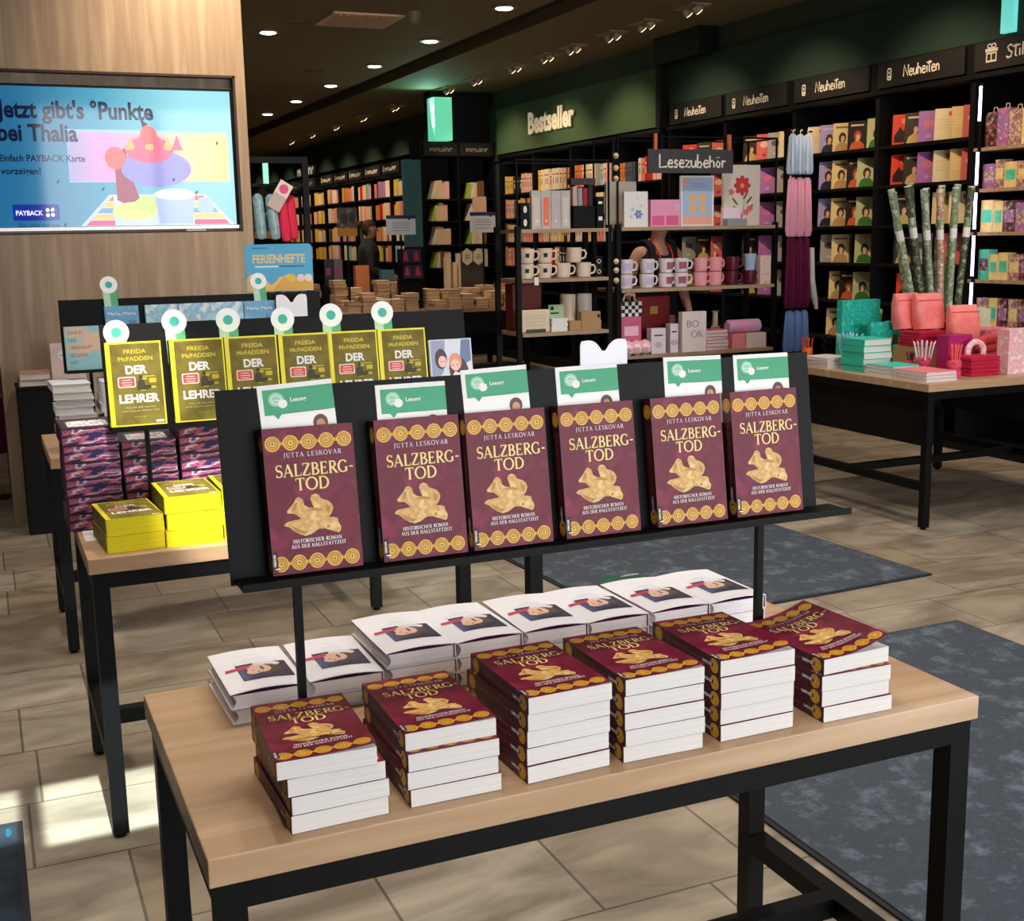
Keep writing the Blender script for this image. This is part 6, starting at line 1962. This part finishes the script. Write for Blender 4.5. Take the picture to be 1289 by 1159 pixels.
t = thing('display_easel', 'dark easel holding the four navy and red books', 'display stand', (4.32, 13.11, .7405))
MB().box(0, 0, 0, .28, .05, .33, CASE).box(0, .0, .33, .28, .02, .66, CASE).make('easel_body', t)
MB().box(0, -.07, .322, .28, -.001, .330, CASE).box(0, -.07, .485, .28, -.001, .493, CASE).make('ledge', t)
for i in range(2):
    m = MB().prism([(.06, 0), (.125, .05), (.125, .15), (.06, .2), (0, .15), (0, .05)], 0, .01, mat('hex_cream', (206, 200, 170), .5))
    m.ring(.062, .1, .04, .035, .004, .0104, INKG, 16)
    for v in (.115, .095, .08):
        m.quad(.035, v, .09, v + .006, .0104, INK)
    tag(m.make('hexagon_sign', loc=(5.225 + .14 * i, 13.47, 1.19), rot=FACE_Y), 'cream six sided sign on the cream book table, %s one' % ('pillar side', 'wall side')[i], 'sign')
tag(MB().box(0, 0, 0, .30, .02, .62, mat('smoky_panel', (66, 64, 60), .5)).make('display_board', loc=(5.215, 13.49, .7405)), 'smoky board behind the two six sided signs', 'panel')
tag(MB().box(0, 0, 0, .16, .02, .13, mat('peach_card', (226, 186, 156), .5)).make('card', loc=(5.19, 13.0, 1.83), rot=(0, 0, 0)), 'peach card above the navy topped sign over the cream book table', 'card')
for k, nm in enumerate(('first', 'second')):
    tag(MB().box(0, 0, 0, .10, .02, .30, mat('dusk_cover_%d' % k, ((50, 46, 66), (104, 98, 112))[k], .5)).box(.02, -.001, .12, .07, .0, .2, mat('dusk_art', (150, 70, 110), .5)).make('display_book', loc=(3.64 + .11 * k, 13.7, 1.0)), 'dusky upright book on the middle far table, %s from the pillar' % nm, 'book')
tag(MB().box(0, 0, 0, .28, .12, .258, CASE).make('riser', loc=(3.62, 13.68, .7405)), 'black riser under the dusky upright books', 'riser')
solid('paper_bag', 'orange paper bag on the middle far table', 'bag', (3.98, 13.62, .7405), .16, .1, .48, mat('orange_paper', (216, 130, 80), .6))
solid('storage_box', 'blue box in front of the person in the grey jacket', 'box', (4.30, 13.66, .7405), .15, .1, .42, mat('dusty_blue', (90, 130, 150), .6))

# ================================================================ CEILING FITTINGS
ZC = 3.3
LED = mat('lamp_disc', (255, 246, 230), .4, emit=14)
RIM = mat('lamp_rim', (120, 108, 90), .4)
for k, (x, y) in enumerate(DOWN[:10]):
    t = thing('downlight', 'round ceiling downlight, %s in the %s row of ceiling lights' % (ORD[k if k < 7 else k - 7], 'aisle' if k < 7 else 'pillar side'), 'ceiling light', (x, y, ZC))
    MB().ring(0, 0, .10, .10, .03, -.012, RIM, 28).lathe([(.10, 0), (.10, -.011), (.07, -.0115), (.07, 0)], RIM, 28).make('trim_ring', t)
    MB().lathe([(.068, -.002), (.068, -.014), (.05, -.02)], LED, 24).make('lamp_disc', t)
for k, y in enumerate((8.85, 9.6, 10.2, 11.0, 11.6, 12.4, 13.5, 14.4, 16.5, 18, 19.5, 21, 22.5)):
    t = thing('track_spotlight', 'twin ceiling spotlight facing the bookcases, %s from the shop front' % ORD[k], 'ceiling light', (5.45, y, ZC))
    MB().box(-.09, -.16, -.012, .09, .16, 0, mat('spot_plate', (150, 136, 112), .5)).make('mounting_plate', t)
    for s in (-1, 1):
        hd = MB().tube([(0, s * .075, -.012), (.01, s * .075, -.03), (.03, s * .075, -.05)], [.03, .036, .038], mat('spot_head', (176, 160, 134), .5), 14)
        hd = hd.make('lamp_head', t)
        MB().tube([(.0302, s * .075, -.0502), (.034, s * .075, -.054)], .03, mat('spot_glow', (255, 222, 170), .4, emit=3.5), 14).make('lens', hd)
VENT = mat('vent_rose', (226, 190, 164), .6)
for (x, y, nm) in ((2.80, 9.9, 'air vent in the ceiling among the downlights near the smoke detector'), (1.95, 17.6, 'air vent in the ceiling beside the pillar edge')):
    t = thing('ceiling_vent', nm, 'vent', (x, y, ZC))
    MB().box(0, 0, -.015, .6, .03, 0, VENT).box(0, .57, -.015, .6, .6, 0, VENT).box(0, .03, -.015, .03, .57, 0, VENT).box(.57, .03, -.015, .6, .57, 0, VENT).make('frame', t)
    MB().box(.03, .03, -.004, .57, .57, 0, CASE).make('backing', t)
    for q in range(9):
        m = MB().box(-.02, .031, -.0025, .02, .569, .0025, VENT)
        m.make('slat', t, loc=(.06 + .06 * q, 0, -.014), rot=(0, R(35), 0))
tag(MB().lathe([(.06, 0), (.06, -.03), (.045, -.05), (.045, -.075), (.02, -.09)], mat('detector', (120, 116, 100), .5), 18).make('smoke_detector', loc=(3.42, 9.75, ZC), smooth=True), 'round smoke detector on the ceiling beside an air vent', 'detector')
for k, (x, y) in enumerate(((2.66, 10.5), (3.55, 13.4))):
    tag(MB().lathe([(.11, 0), (.11, -.008), (.09, -.012)], mat('speaker_cover', (96, 84, 66), .6), 22).make('ceiling_speaker', loc=(x, y, ZC)), 'flat round ceiling speaker, %s from the shop front' % ORD[k], 'speaker')
